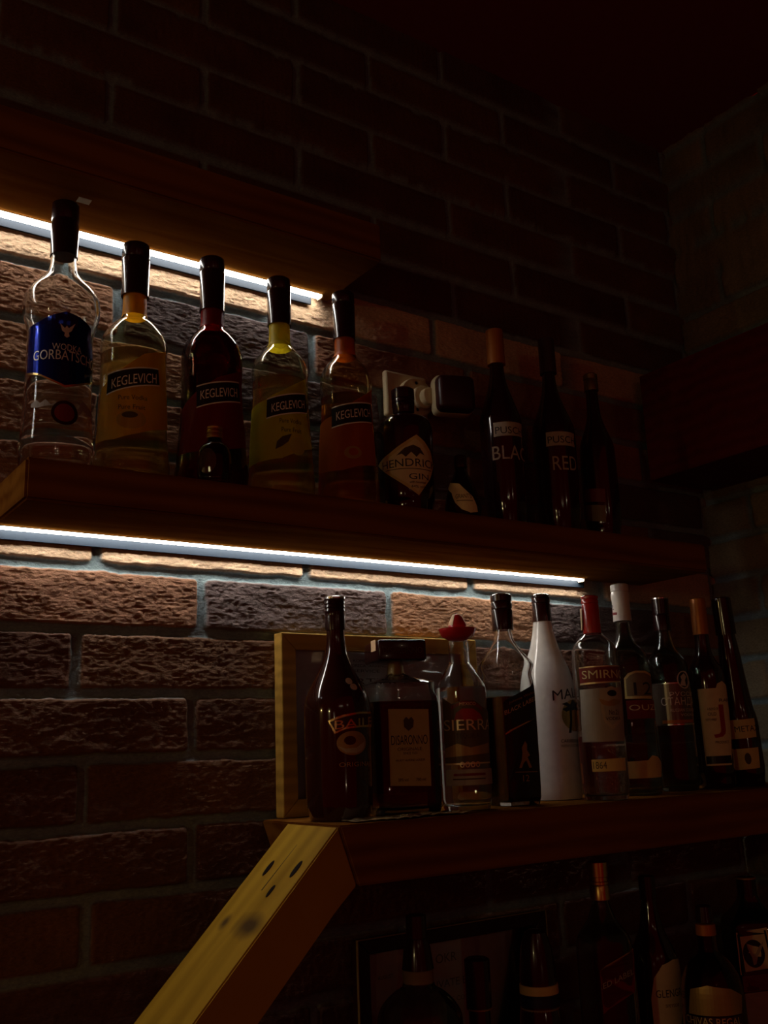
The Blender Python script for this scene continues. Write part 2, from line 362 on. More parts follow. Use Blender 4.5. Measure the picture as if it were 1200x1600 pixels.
def jo(row):
    j = np.where(row % 2 == 0, 0.3945, 0.5369)
    j = np.where(row == -2, 0.3726, j); j = np.where(row == -3, 0.5237, j); j = np.where(row == -4, 0.3856, j); j = np.where(row == -5, 0.525, j)
    j = np.where(row == 4, 0.413, j); j = np.where(row == 5, 0.648, j)
    return j
def prot(row, col, rid):
    p = 0.0055+0.0015*(rid-0.5)
    p = np.where((row == -3) & (col < 0), 0.0100, p); p = np.where((row == -4) & (col < 0), 0.0085, p); p = np.where((row == -5) & (col < 0), 0.0095, p)
    p = np.where((row == -4) & (col >= 0), 0.0065, p); p = np.where(row == -2, 0.0055, p)
    return p
def bcol(row, col, rid, U, Z):
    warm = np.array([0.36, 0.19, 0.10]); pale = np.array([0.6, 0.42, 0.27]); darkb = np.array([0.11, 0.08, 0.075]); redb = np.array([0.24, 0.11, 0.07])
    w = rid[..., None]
    c = warm*(1-w)+redb*w; c = np.where(((row < -1) | (row > 5))[..., None], c*0.5, c)  # outlying rows darkened in colour to steepen the LED falloff
    dk = ((row == -1) & (col == 0)) | ((row == 4-0) & (col == 0)) | ((row == 3) & (col == 0)) | ((row < 3) & (row >= 0) & (rid > 0.66)) | ((row == -1) & (col == 2))
    c = np.where(dk[..., None], darkb*(0.9+0.5*w), c)
    c = np.where(((row == 0) | (row == 5))[..., None], pale*(0.85+0.3*w), c)  # pale bricks under the strips, with extra LED brightness put into their colour
    n = 1+0.35*fbm(U*14, Z*22, 201, 3); return np.clip(c*n[..., None], 0.01, 1)
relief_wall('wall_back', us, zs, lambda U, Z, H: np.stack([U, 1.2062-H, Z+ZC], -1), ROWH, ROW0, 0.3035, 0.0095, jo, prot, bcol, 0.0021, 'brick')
# right wall: pale rough stone, runs towards the viewer from the corner
def jr(row): return np.where(row % 2 == 0, 0.1, 0.23)
def scol(row, col, rid, U, Z):
    base = np.array([0.27, 0.23, 0.15]); return base*(0.75+0.5*rid[..., None])*(1+0.4*fbm(U*12, Z*12, 301, 3))[..., None]
vs_ = seg_coords([(-0.02, 0.5, 0.004), (0.5, 1.9, 0.03)]); zr = seg_coords([(-1.3, -0.3, 0.015), (-0.3, 0.9, 0.004), (0.9, 1.25, 0.02)])
relief_wall('wall_right', vs_, zr, lambda U, Z, H: np.stack([1.622-H*1.3, 1.2-U, Z+ZC], -1), 0.0785, 0.2393-0.018, 0.24, 0.011, jr, lambda r, c, i: 0.008+0.006*(i-0.5), scol, 0.0035, 'brick')
def struct_box(name, lo, hi, mat):
    bm = bmesh.new(); add_box(bm, (lo[0], lo[1], lo[2]+ZC), (hi[0], hi[1], hi[2]+ZC)); return tag(from_bm(name, bm, mat), kind='structure')
struct_box('floor', (-2.8, -0.75, -1.36), (1.62, 1.3, -1.3), 'dark_wood')
struct_box('ceiling', (-2.8, -0.75, 1.25), (1.62, 1.3, 1.3), 'plaster')

# ------------------------------------------------------------------ shelves
def shelf(name, pts, z0, z1, mat, label, bev=0.003):
    # pts: plan outline (x, y); built about its own origin
    cx = pts[0][0]; cy = pts[0][1]
    bm = bmesh.new(); add_prism(bm, [(a-cx, b-cy) for a, b in pts], z0-z0, z1-z0, 'xy')
    bmesh.ops.bevel(bm, geom=bm.edges[:], offset=bev, segments=2, affect='EDGES')
    o = from_bm(name, bm, mat); o.location = (cx, cy, z0+ZC); return tag(o, label, 'shelf')
shelf('wall_shelf', [(-0.7, 1.0486), (0.745, 1.0486), (0.745, 1.1998), (-0.7, 1.1998)], 0.683, 0.742, 'stained_wood', 'topmost stained wooden wall shelf, empty above and lit along its underside')
shelf('wall_shelf', [(0.2645, 1.0486), (1.40, 1.0486), (1.40, 1.1998), (0.2645, 1.1998)], 0.2765, 0.3245, 'stained_wood', 'middle stained wooden shelf carrying the fruit vodka and gin bottles')
bm = bmesh.new(); add_prism(bm, [(0.0, 0.0), (1.0, 0.0), (1.0, -0.068), (0.024, -0.068)], 0, 0.192)
bmesh.ops.bevel(bm, geom=bm.edges[:], offset=0.002, segments=2, affect='EDGES')
o = from_bm('wall_shelf', bm, 'stained_wood'); o.location = (0.62, 1.004, -0.0802+ZC); tag(o, 'lowest lit wooden shelf carrying the whisky, rum and tequila bottles', 'shelf')
bm = bmesh.new(); add_box(bm, (0, 0, 0), (2.3, 0.32, 0.05), 0.003)
o = from_bm('back_counter', bm, 'dark_wood'); o.location = (-0.69, 0.875, -0.5503+ZC); tag(o, 'dark wooden counter board under the lowest bottles', 'counter')
# slanting brace board under the lower shelf's left end
bm = bmesh.new(); add_prism(bm, [(0, 0), (-0.4185, -0.4185), (-0.331, -0.4185), (-0.01, -0.0975+0.003), (0.0235, -0.0665)], 0, 0.118)
bmesh.ops.bevel(bm, geom=bm.edges[:], offset=0.0018, segments=2, affect='EDGES')
br = from_bm('shelf_brace', bm, 'pine'); br.location = (0.6195, 1.006, -0.0812+ZC); tag(br, 'slanting pine brace board with drilled screw holes under the lowest lit shelf', 'brace')
# screw holes on the sloping face: dark sunken plugs with a rim;  u along slope (down), w across depth
def hole(u, w, r, name='screw_hole'):
    bm = bmesh.new(); lathe_bm([(0.0, r, 2), (0.0004, r, 2)], 20, True, True, bm)
    o = from_bm(name, bm, 'ink_black', br); q = math.sqrt(.5)
    o.matrix_local = Matrix.Translation((-u*q-0.0003, w, -u*q+0.0003)) @ Matrix.Rotation(-math.pi/4, 4, 'Y') @ Matrix.Diagonal((2.0, 0.8, 1, 1))
for u, w, r in ((0.062, 0.021, 0.0058), (0.066, 0.082, 0.0055), (0.094, 0.040, 0.0042)): hole(u, w, r)
bm = bmesh.new(); q = math.sqrt(.5)
for u0, u1, w0, w1 in ((0.03, 0.095, 0.0585, 0.060),):
    add_prism(bm, [(-u0*q, w0), (-u1*q, w1), (-u1*q, w1+0.0022), (-u0*q, w0+0.0008)], 0, 0.0001, 'xy')
    for v in bm.verts: v.co.z += v.co.x
cr_ = from_bm('crack', bm, 'ink_black', br)
# shadowed boxed-in cabinet on the right wall
bm = bmesh.new(); add_box(bm, (0, 0, 0), (0.162, 1.0, 0.21), 0.002)
o = from_bm('wall_cabinet', bm, 'dark_wood'); o.location = (1.435, 0.18, 0.475+ZC); tag(o, 'dark wooden wall box in the upper right corner', 'cabinet')

# ------------------------------------------------------------------ LED strips under the two upper shelves
def led(x0, x1, zu, barlen, label):
    r = empty('led_strip_light', (x0, 1.178, zu), label, 'light', 'LED strips under the shelves')
    bm = bmesh.new(); L = x1-x0
    add_box(bm, (0, 0.0165, -0.0135), (barlen-x0, 0.0198, -0.0006), 0.0004); from_bm('aluminium_bar', bm, 'led_bar', r)
    bm = bmesh.new(); add_box(bm, (0, 0.0015, -0.0022), (L, 0.0155, -0.0012)); from_bm('diffuser', bm, 'led_light', r)
    bm = bmesh.new(); add_box(bm, (0, 0.0015, -0.0012), (L, 0.0155, -0.0002)); from_bm('backing_tape', bm, 'led_bar', r)
    bm = bmesh.new(); add_box(bm, (L, 0.001, -0.0055), (L+0.003, 0.016, -0.0004), 0.0004); from_bm('end_cap', bm, 'beige_plastic', r)
    return r
led(-0.5, 0.722, 0.683, 0.712, 'bright LED strip under the topmost shelf')
led(0.27, 1.235, 0.2765, 1.25, 'bright LED strip under the middle shelf')
bm = bmesh.new(); add_box(bm, (0, 0, 0), (0.016, 0.012, 0.0006)); o = from_bm('paper_tab', bm, 'paper'); o.location = (0.325, 1.10, 0.6822+ZC); tag(o, 'small paper tab stuck under the topmost shelf beside the black cap', 'paper tab')

# added unseen shade fitting: keeps the left lamp off the upper walls
r = empty('added_lamp_fitting', LAMP, 'added unseen dark shade fitting that cuts off light above the left lamp', 'lamp')
bm = bmesh.new(); prof = [(0.004, 0.11), (0.03, 0.105), (0.09, 0.07), (0.13, 0.03), (0.15, 0.02)]
lathe_bm([(z, a, 2) for z, a in prof]+[(z-0.003, a-0.003, 2) for z, a in prof[::-1]], 40, False, False, bm)
V = bm.verts[:]; 
for i in range(40): bm.faces.new((V[i], V[(i+1) % 40], V[-40+(i+1) % 40], V[-40+i]))
from_bm('added_light_baffle', bm, 'black_plastic', r, True)
bm = bmesh.new(); lathe_bm([(0.13, 0.018, 2), (0.16, 0.018, 2)], 20, True, True, bm); from_bm('added_holder', bm, 'black_plastic', r, True)
bm = bmesh.new(); add_tube(bm, [(0, 0, 0.16), (0, 0.001, 0.5), (0, 0, 1.25-LAMP[2])], 0.003); from_bm('added_cord', bm, 'black_plastic', r, True)

# ------------------------------------------------------------------ framed certificates
def picture(x0, x1, z0, z1, wdt, dep, mat, label, texts, rim=False, y=1.1995):
    r = empty('picture_frame', (x0, y-dep, z0), label, 'picture frame')
    w = x1-x0; h = z1-z0
    for nm, pts in (('frame_rail', [(0, 0), (w, 0), (w-wdt, wdt), (wdt, wdt)]), ('frame_rail', [(0, h), (wdt, h-wdt), (w-wdt, h-wdt), (w, h)]),
                    ('frame_stile', [(0, 0), (wdt, wdt), (wdt, h-wdt), (0, h)]), ('frame_stile', [(w, 0), (w, h), (w-wdt, h-wdt), (w-wdt, wdt)])):
        bm = bmesh.new(); add_prism(bm, pts, 0, dep)
        bmesh.ops.recalc_face_normals(bm, faces=bm.faces)
        o = from_bm(nm, bm, mat, r)
        bv = o.modifiers.new('b', 'BEVEL'); bv.width = 0.0016; bv.segments = 2
    if rim:
        bm = bmesh.new()
        for a, b_, c, d in ((-.0006, 0, -.0004, h), (w-.0004+.0006, 0, w+.0006, h), (0, h, w, h+.0008)): add_box(bm, (a, -0.0006, b_), (c+.0006, 0.004, d))
        from_bm('frame_edge', bm, 'gold_dim', r)
    bm = bmesh.new(); add_box(bm, (wdt*0.8, dep*0.55, wdt*0.8), (w-wdt*0.8, dep*0.6, h-wdt*0.8)); pp = from_bm('certificate_paper', bm, 'paper', r)
    for s, a, b_, zz, hh in texts:
        bm = bmesh.new(); flat_text(bm, s, a-x0, b_-x0, zz-z0, hh, dep*0.55-0.0004); from_bm('printed_line', bm, 'brown_ink', pp, False, False)
    bm = bmesh.new(); add_box(bm, (wdt*0.8, dep*0.38, wdt*0.8), (w-wdt*0.8, dep*0.46, h-wdt*0.8)); from_bm('glass_pane', bm, 'pane_glass', r)
    return r
picture(0.643, 0.985, -0.0795, 0.163, 0.023, 0.021, 'frame_wood', 'yellow wooden picture frame standing on the lowest lit shelf behind the bottles',
        [('CERTIFICATE', 0.735, 0.90, 0.0985, 0.009), ('KOMMUNALE', 0.765, 0.815, 0.128, 0.004), ('HORECA TRAINING', 0.757, 0.822, 0.121, 0.004), ('SERVICE', 0.765, 0.81, 0.1135, 0.004),
         ('BARTENDER', 0.76, 0.88, 0.06, 0.008), ('AWARDED FOR SERVICE BEHIND THE BAR', 0.70, 0.92, 0.03, 0.005)])
picture(0.754, 1.093, -0.4995, -0.243, 0.019, 0.017, 'black_plastic', 'thin black picture frame behind the bottles at the bottom',
        [('OKR', 0.888, 0.925, -0.285, 0.012), ('PRIVATE BE', 0.87, 0.95, -0.318, 0.010), ('AUGUST', 0.79, 0.815, -0.295, 0.005), ('TRAINING COURSE', 0.87, 0.96, -0.34, 0.006)], True)

# ------------------------------------------------------------------ wall socket plate with bracket and small black box
r = empty('wall_bracket', (0.882, 1.1995, 0.549), 'beige wall plate with round bracket holding a small black box, above the middle shelf', 'wall bracket')
bm = bmesh.new(); add_box(bm, (-0.041, -0.011, -0.038), (0.041, 0.0, 0.038), 0.004, 3); from_bm('plate', bm, 'beige_plastic', r)
def disc(nm, R0, y0, y1, mat, par, cx=0.0, cz=0.0):
    bm = bmesh.new(); lathe_bm([(0, R0, 2), (y0-y1-0.0012, R0, 2), (y0-y1, R0-0.0015, 2)], 40, True, True, bm)
    o = from_bm(nm, bm, mat, par, True); o.matrix_local = Matrix.Translation((cx, y0, cz)) @ Matrix.Rotation(math.pi/2, 4, 'X'); return o
disc('round_mount', 0.032, -0.011, -0.021, 'beige_plastic', r, 0.014, -0.002)
disc('hub', 0.019, -0.021, -0.030, 'beige_plastic', r, 0.020, -0.004); disc('neck_ball', 0.014, -0.030, -0.042, 'beige_plastic', r, 0.024, -0.005)
for z in (0.021, -0.024): disc('screw_hole', 0.0033, -0.021, -0.0214, 'ink_black', r, 0.012, z)
bm = bmesh.new(); add_box(bm, (-0.032, -0.032, -0.032), (0.032, 0.0, 0.032), 0.010, 4); bx = from_bm('box_shell', bm, 'beige_plastic', r, True)
bx.location = (0.060, -0.040, -0.006); bx.rotation_euler = (0, 0, math.radians(-18))
bm = bmesh.new(); add_box(bm, (-0.031, -0.044, -0.031), (0.031, -0.006, 0.0285), 0.010, 4); from_bm('box_front', bm, 'black_plastic', bx, True)

# ------------------------------------------------------------------ crumpled clear film lying on the lower shelf edge
bm = bmesh.new()
nx, ny = 40, 6
g = [[bm.verts.new((-0.085+0.17*i/nx, -0.018+0.036*j/ny+0.006*math.sin(i*0.3), 0.0012+0.0045*abs(noise.noise(Vector((i*0.22, j*0.9, 2.2)))))) for j in range(ny+1)] for i in range(nx+1)]
for i in range(nx):
    for j in range(ny): bm.faces.new((g[i][j], g[i+1][j], g[i+1][j+1], g[i][j+1]))
o = from_bm('plastic_film', bm, 'film', None, True); so = o.modifiers.new('s', 'SOLIDIFY'); so.thickness = 0.0004; so.offset = 1
o.location = (0.735, 1.030, -0.0800+ZC); tag(o, 'crumpled strip of clear film lying on the shelf edge before the square amaretto bottle', 'plastic film')

# ------------------------------------------------------------------ bottles
BOTTLES = [
  {'id': 'gorb', 'name': 'vodka_bottle', 'x': 0.3137, 'y': 1.115, 'zb': 0.3245, 'yaw': 0, 'tilt': 0, 'n': 2, 'vsq': 0.0, 'prof': [(0.338, 0.0143), (0.2769, 0.0153), (0.2597, 0.0172), (0.2511, 0.0219), (0.2409, 0.0304), (0.2299, 0.0397), (0.2198, 0.0442), (0.2046, 0.0449), (0.1921, 0.0424), (0.1813, 0.0393), (0.1713, 0.0377), (0.1466, 0.0379), (0.082, 0.0389), (0.0424, 0.0412), (0.0346, 0.0422), (0.0283, 0.0418), (0.0, 0.040128)], 'glass': 'glass_clear', 'liq': (0.1589, 'liquid_clear'), 'caps': [('cap', 'cap_black', [(0.3513, 0.0135), (0.3495, 0.0163), (0.3292, 0.0166), (0.3274, 0.0159), (0.3239, 0.0158), (0.3221, 0.0166), (0.2786, 0.0165)])], 'decals': [('P', 'label', 'label_blue', [(-1.412, 0.175), (-0.954, 0.1775), (-0.5698, 0.1834), (-0.1355, 0.1889), (0.2621, 0.1859), (0.7718, 0.1799), (1.1108, 0.1469), (1.3215, 0.1186), (0.2936, 0.1018), (-0.0918, 0.0979), (-0.4948, 0.1054), (-0.9165, 0.1136), (-1.4281, 0.1183)]), ('P', 'label_edge', 'gold', [(-1.4281, 0.1183), (-0.9165, 0.1136), (-0.4948, 0.1054), (-0.0925, 0.0987), (0.2923, 0.1034), (1.3205, 0.1202), (1.322, 0.1178), (0.2942, 0.101), (-0.0897, 0.0956), (-0.4921, 0.103), (-0.9125, 0.1113), (-1.4191, 0.1158)]), ('T', 'lettering', 'silver_ink', ('WODKA', -0.5036, 0.3946, 0.1459, 0.008, 0)), ('T', 'lettering', 'silver_ink', ('GORBATSCHOW', -1.1074, 1.4241, 0.1357, 0.0122, 0)), ('P', 'eagle_emblem', 'silver_ink', [(-0.3014, 0.1749), (-0.1594, 0.1694), (-0.1048, 0.1728), (-0.0409, 0.1701), (0.149, 0.1771), (0.0438, 0.1668), (-0.0356, 0.1645), (-0.011, 0.1599), (-0.0889, 0.1577), (-0.1694, 0.1596), (-0.1539, 0.1637), (-0.2339, 0.1658)]), ('P', 'mountain_print', 'pale_dim', [(-1.0839, 0.0763), (-0.9056, 0.0806), (-0.7679, 0.0761), (-0.6173, 0.0804), (-0.4574, 0.074), (-0.3146, 0.0774), (-0.3096, 0.0727), (-0.6045, 0.0725), (-0.8397, 0.0708), (-1.0715, 0.0722)]), ('P', 'mountain_print', 'pale_dim', [(0.1605, 0.0769), (0.3104, 0.0719), (0.476, 0.0848), (0.6477, 0.0805), (1.3025, 0.0725), (0.7391, 0.0689), (0.5018, 0.0724), (0.333, 0.0642)]), ('E', 'seal', 'cap_black', (-0.0668, 0.065, 0.3774, 0.0149)), ('E', 'seal', 'maroon', (-0.075, 0.0649, 0.2793, 0.0109))], 'label': 'tall clear vodka bottle with bulging shoulders and blue label, leftmost on the upper shelf', 'hat': False, 'group': None},
  {'id': 'k1', 'name': 'fruit_vodka_bottle', 'x': 0.4049, 'y': 1.115, 'zb': 0.3245, 'yaw': 0, 'tilt': 0, 'n': 2, 'vsq': 0.0, 'prof': [(0.3106, 0.014), (0.2479, 0.0142), (0.2215, 0.015), (0.2145, 0.0194), (0.2066, 0.0274), (0.1945, 0.0362), (0.1841, 0.0406), (0.1737, 0.0413), (0.1634, 0.04), (0.1481, 0.0399), (0.0975, 0.0411), (0.056, 0.0427), (0.0315, 0.0448), (0.0218, 0.0459), (0.0, 0.044064)], 'glass': 'glass_yellow', 'liq': (0.1651, 'liquid_yellow'), 'caps': [('cap', 'cap_black', [(0.3214, 0.014), (0.3187, 0.0169), (0.3015, 0.0177), (0.2997, 0.0168), (0.2979, 0.0177), (0.2479, 0.0175)])], 'decals': [('BAND', 'neck_label', 'lab_orange', (0.2197, 0.2479)), ('P', 'label', 'lab_orange', [(-1.459, 0.115), (-0.961, 0.1267), (-0.5168, 0.1401), (-0.0335, 0.156), (0.8633, 0.1698), (1.018, 0.1213), (1.2474, 0.0723), (0.3024, 0.0606), (-0.1918, 0.053), (-0.8161, 0.0458), (-1.6487, 0.0469), (-1.557, 0.0898)]), ('P', 'label_banner', 'ink_black', [(-1.1643, 0.13), (0.4654, 0.1403), (0.5226, 0.1209), (-1.1793, 0.1054)]), ('P', 'banner_rim', 'pale', [(-1.167, 0.1317), (0.4655, 0.1419), (0.4654, 0.1403), (-1.1643, 0.13)]), ('P', 'banner_rim', 'pale', [(-1.1793, 0.1054), (0.5226, 0.1209), (0.5224, 0.1192), (-1.1766, 0.1037)]), ('T', 'lettering', 'pale', ('KEGLEVICH', -0.9954, 0.3834, 0.117, 0.0125, 0.0105)), ('T', 'small_print', 'brown_ink', ('Pure Vodka', -0.7602, 0.0666, 0.0985, 0.0058, 0)), ('T', 'small_print', 'brown_ink', ('Pure Fruit', -0.7473, 0.0077, 0.0862, 0.0058, 0)), ('E', 'fruit_print', 'lab_fruit', (-0.3805, 0.0704, 0.4099, 0.0122)), ('E', 'fruit_print', 'brown_ink', (-0.4204, 0.076, 0.2208, 0.0041))], 'label': 'fruit vodka bottle with orange label over yellowish glass, right of the tall clear bottle', 'hat': False, 'group': 'fruit vodka bottles on the upper shelf'},
  {'id': 'k2', 'name': 'fruit_vodka_bottle', 'x': 0.5109, 'y': 1.115, 'zb': 0.3245, 'yaw': 0, 'tilt': 0, 'n': 2, 'vsq': 0.0, 'prof': [(0.3206, 0.0138), (0.2505, 0.0141), (0.2303, 0.0149), (0.223, 0.0195), (0.2138, 0.0279), (0.2002, 0.0363), (0.1866, 0.0396), (0.1758, 0.0399), (0.1597, 0.039), (0.1154, 0.0399), (0.0719, 0.0429), (0.0375, 0.0459), (0.0247, 0.0474), (0.0, 0.045503999999999996)], 'glass': 'glass_red', 'liq': (0.2138, 'liquid_red'), 'caps': [('cap', 'cap_black', [(0.3301, 0.0138), (0.3273, 0.0164), (0.3112, 0.0168), (0.3093, 0.0159), (0.3074, 0.0168), (0.2524, 0.0166)])], 'decals': [('BAND', 'neck_label', 'lab_red', (0.2284, 0.2524)), ('P', 'label', 'lab_red', [(-1.5591, 0.1081), (-0.8786, 0.1278), (-0.24, 0.1447), (0.8975, 0.1655), (0.8806, 0.1122), (1.0185, 0.0617), (-0.2616, 0.0451), (-1.5536, 0.046), (-1.511, 0.0728)]), ('P', 'label_banner', 'ink_black', [(-0.927, 0.1324), (0.6122, 0.1445), (0.6718, 0.1198), (-0.9084, 0.1054)]), ('P', 'banner_rim', 'pale', [(-0.9279, 0.1342), (0.6141, 0.1463), (0.6122, 0.1445), (-0.927, 0.1324)]), ('P', 'banner_rim', 'pale', [(-0.9084, 0.1054), (0.6718, 0.1198), (0.6697, 0.1181), (-0.9066, 0.1037)]), ('T', 'lettering', 'pale', ('KEGLEVICH', -0.7863, 0.4859, 0.1205, 0.0121, 0.0093))], 'label': 'dark red fruit vodka bottle standing directly behind the miniature bottle', 'hat': False, 'group': 'fruit vodka bottles on the upper shelf'},
  {'id': 'k3', 'name': 'fruit_vodka_bottle', 'x': 0.6122, 'y': 1.115, 'zb': 0.3245, 'yaw': 0, 'tilt': 0, 'n': 2, 'vsq': 0.0, 'prof': [(0.3179, 0.0135), (0.2548, 0.0138), (0.2262, 0.0146), (0.2205, 0.0186), (0.2138, 0.0247), (0.2044, 0.0326), (0.1931, 0.0378), (0.1809, 0.0391), (0.1697, 0.0377), (0.1326, 0.0383), (0.078, 0.0414), (0.0377, 0.0436), (0.0226, 0.0448), (0.0, 0.043008)], 'glass': 'glass_yellow', 'liq': (0.1697, 'liquid_yellow'), 'caps': [('cap', 'cap_black', [(0.3268, 0.0135), (0.3238, 0.0162), (0.3081, 0.0166), (0.3062, 0.0157), (0.3042, 0.0166), (0.2548, 0.0165)])], 'decals': [('BAND', 'neck_label', 'lab_yellow', (0.2214, 0.2548)), ('P', 'label', 'lab_yellow', [(-1.9503, 0.1288), (-1.0517, 0.1343), (-0.3373, 0.1478), (0.5951, 0.17), (0.5609, 0.1163), (0.8002, 0.0719), (0.1751, 0.0637), (-0.4897, 0.0505), (-1.8614, 0.0466), (-2.0798, 0.0869)]), ('P', 'label_banner', 'ink_black', [(-0.9738, 0.1338), (0.5534, 0.1464), (0.5785, 0.121), (-0.9879, 0.1084)]), ('P', 'banner_rim', 'pale', [(-0.9736, 0.1356), (0.5567, 0.1483), (0.5534, 0.1464), (-0.9738, 0.1338)]), ('P', 'banner_rim', 'pale', [(-0.9879, 0.1084), (0.5785, 0.121), (0.5714, 0.1191), (-0.987, 0.1066)]), ('T', 'lettering', 'pale', ('KEGLEVICH', -0.801, 0.4441, 0.121, 0.0119, 0.0104)), ('T', 'small_print', 'brown_ink', ('Pure Vodka', -0.5352, 0.2218, 0.1032, 0.0063, 0)), ('T', 'small_print', 'brown_ink', ('Pure Fruit', -0.4753, 0.1984, 0.0905, 0.0063, 0)), ('P', 'leaf_print', 'brown_ink', [(-0.6688, 0.0631), (-0.6262, 0.0737), (-0.4581, 0.0807), (-0.1556, 0.0849), (-0.2731, 0.0738), (-0.4634, 0.0673)]), ('E', 'fruit_print', 'lab_lemon', (0.0316, 0.0688, 0.2668, 0.0126))], 'label': 'fruit vodka bottle with bright yellow lemon label, between the red one and the orange one', 'hat': False, 'group': 'fruit vodka bottles on the upper shelf'},
  {'id': 'k4', 'name': 'fruit_vodka_bottle', 'x': 0.7191, 'y': 1.115, 'zb': 0.3245, 'yaw': 0, 'tilt': 0, 'n': 2, 'vsq': 0.0, 'prof': [(0.3213, 0.0131), (0.2587, 0.0139), (0.2338, 0.0148), (0.2269, 0.0185), (0.219, 0.0249), (0.2092, 0.0322), (0.1974, 0.0363), (0.1857, 0.0372), (0.1721, 0.0362), (0.1316, 0.0373), (0.0841, 0.0406), (0.0373, 0.0429), (0.0235, 0.0437), (0.0, 0.041952)], 'glass': 'glass_orange', 'liq': (0.1653, 'liquid_orange'), 'caps': [('cap', 'cap_black', [(0.3315, 0.0132), (0.3285, 0.016), (0.3142, 0.0164), (0.3122, 0.0155), (0.3101, 0.0164), (0.2567, 0.0162)])], 'decals': [('BAND', 'neck_label', 'lab_peach', (0.2289, 0.2567)), ('P', 'label', 'lab_peach', [(-2.1737, 0.1247), (-1.1355, 0.1305), (-0.4066, 0.1469), (0.8228, 0.1779), (0.6997, 0.1359), (0.5364, 0.0602), (-0.2322, 0.055), (-0.7773, 0.0488), (-1.9066, 0.0521)]), ('P', 'label_banner', 'ink_black', [(-1.1617, 0.1412), (0.5687, 0.1517), (0.5653, 0.1248), (-1.158, 0.1135)]), ('P', 'banner_rim', 'pale', [(-1.161, 0.143), (0.5764, 0.1537), (0.5687, 0.1517), (-1.1617, 0.1412)]), ('P', 'banner_rim', 'pale', [(-1.158, 0.1135), (0.5653, 0.1248), (0.5531, 0.1228), (-1.1573, 0.1116)]), ('T', 'lettering', 'pale', ('KEGLEVICH', -0.97, 0.4671, 0.1284, 0.0124, 0.0087)), ('E', 'fruit_print', 'lab_fruit', (-0.4048, 0.0741, 0.2937, 0.0093)), ('E', 'fruit_print', 'lab_peach', (-0.3868, 0.0751, 0.1572, 0.0055))], 'label': 'fruit vodka bottle with dull orange peach label, beside the black round gin bottle', 'hat': False, 'group': 'fruit vodka bottles on the upper shelf'},
  {'id': 'mini', 'name': 'miniature_bottle', 'x': 0.494, 'y': 1.07, 'zb': 0.3245, 'yaw': 0, 'tilt': 0, 'n': 2, 'vsq': 0.0, 'prof': [(0.0664, 0.0071), (0.0581, 0.0079), (0.0548, 0.0103), (0.0481, 0.0174), (0.0399, 0.0205), (0.0275, 0.0213), (0.0136, 0.0208), (0.0087, 0.0188), (0.0, 0.018048)], 'glass': 'glass_dark', 'liq': None, 'caps': [('cap', 'gold_cap', [(0.0756, 0.0088), (0.0739, 0.0099), (0.0714, 0.0099), (0.0706, 0.0091), (0.0689, 0.0099), (0.0664, 0.0099), (0.0656, 0.0091), (0.0639, 0.0099), (0.0598, 0.0099)])], 'decals': [('E', 'raised_medallion', 'glass_rim', (-0.8729, 0.0261, 0.5514, 0.0161))], 'label': 'tiny dark miniature bottle with gold screw cap, in front of the red bottle', 'hat': False, 'group': None},
  {'id': 'hend', 'name': 'gin_bottle', 'x': 0.8194, 'y': 1.115, 'zb': 0.3245, 'yaw': 0, 'tilt': 0, 'n': 2, 'vsq': 0.0, 'prof': [(0.193, 0.0124), (0.1628, 0.0133), (0.1578, 0.0161), (0.1538, 0.0266), (0.1478, 0.036), (0.1378, 0.0407), (0.1229, 0.0415), (0.0495, 0.041), (0.0254, 0.0399), (0.0187, 0.0371), (0.0, 0.035616)], 'glass': 'gloss_black', 'liq': None, 'caps': [('cap', 'cap_black', [(0.2001, 0.0143), (0.1971, 0.0172), (0.1829, 0.0172), (0.1819, 0.0162), (0.1799, 0.0171), (0.1758, 0.0171), (0.1748, 0.0162), (0.1728, 0.0171), (0.1678, 0.0162), (0.1598, 0.0161)])], 'decals': [('P', 'label', 'cream_gold', [(-1.9323, 0.0789), (-1.1968, 0.0904), (-0.6958, 0.1029), (-0.215, 0.1156), (0.0974, 0.1066), (0.3941, 0.0946), (0.6051, 0.0745), (0.3133, 0.0527), (0.0095, 0.0376), (-0.2134, 0.0257), (-0.6527, 0.0386), (-1.1884, 0.0552)]), ('P', 'label_inner', 'cream', [(-1.5669, 0.0757), (-1.0959, 0.0868), (-0.6554, 0.0981), (-0.2465, 0.1097), (0.0301, 0.1004), (0.2658, 0.0886), (0.3496, 0.072), (0.1745, 0.0536), (-0.0433, 0.042), (-0.2341, 0.0312), (-0.6245, 0.0432), (-1.0822, 0.0563)]), ('T', 'lettering', 'ink_black', ("HENDRICK'S", -1.5704, 0.9558, 0.0739, 0.0122, 0)), ('T', 'lettering', 'ink_black', ('GIN', -0.5448, 0.2111, 0.0533, 0.0085, 0)), ('P', 'rule_line', 'brown_ink', [(-1.4081, 0.0656), (0.3761, 0.0646), (0.3741, 0.0636), (-1.4095, 0.0646)]), ('P', 'plant_print', 'brown_ink', [(-0.9493, 0.0849), (-0.6585, 0.0952), (-0.3538, 0.0999), (-0.112, 0.0958), (0.0672, 0.0853), (-0.1215, 0.0881), (-0.2545, 0.0819), (-0.4359, 0.0893), (-0.6275, 0.0818), (-0.7592, 0.0869)]), ('T', 'small_print', 'brown_ink', ('with cucumber', -0.5309, 0.0735, 0.0449, 0.0037, 0)), ('T', 'small_print', 'brown_ink', ('44% vol', -0.4913, 0.0108, 0.0384, 0.0038, 0))], 'label': 'squat round black gin bottle with diamond-shaped cream label', 'hat': False, 'group': None},
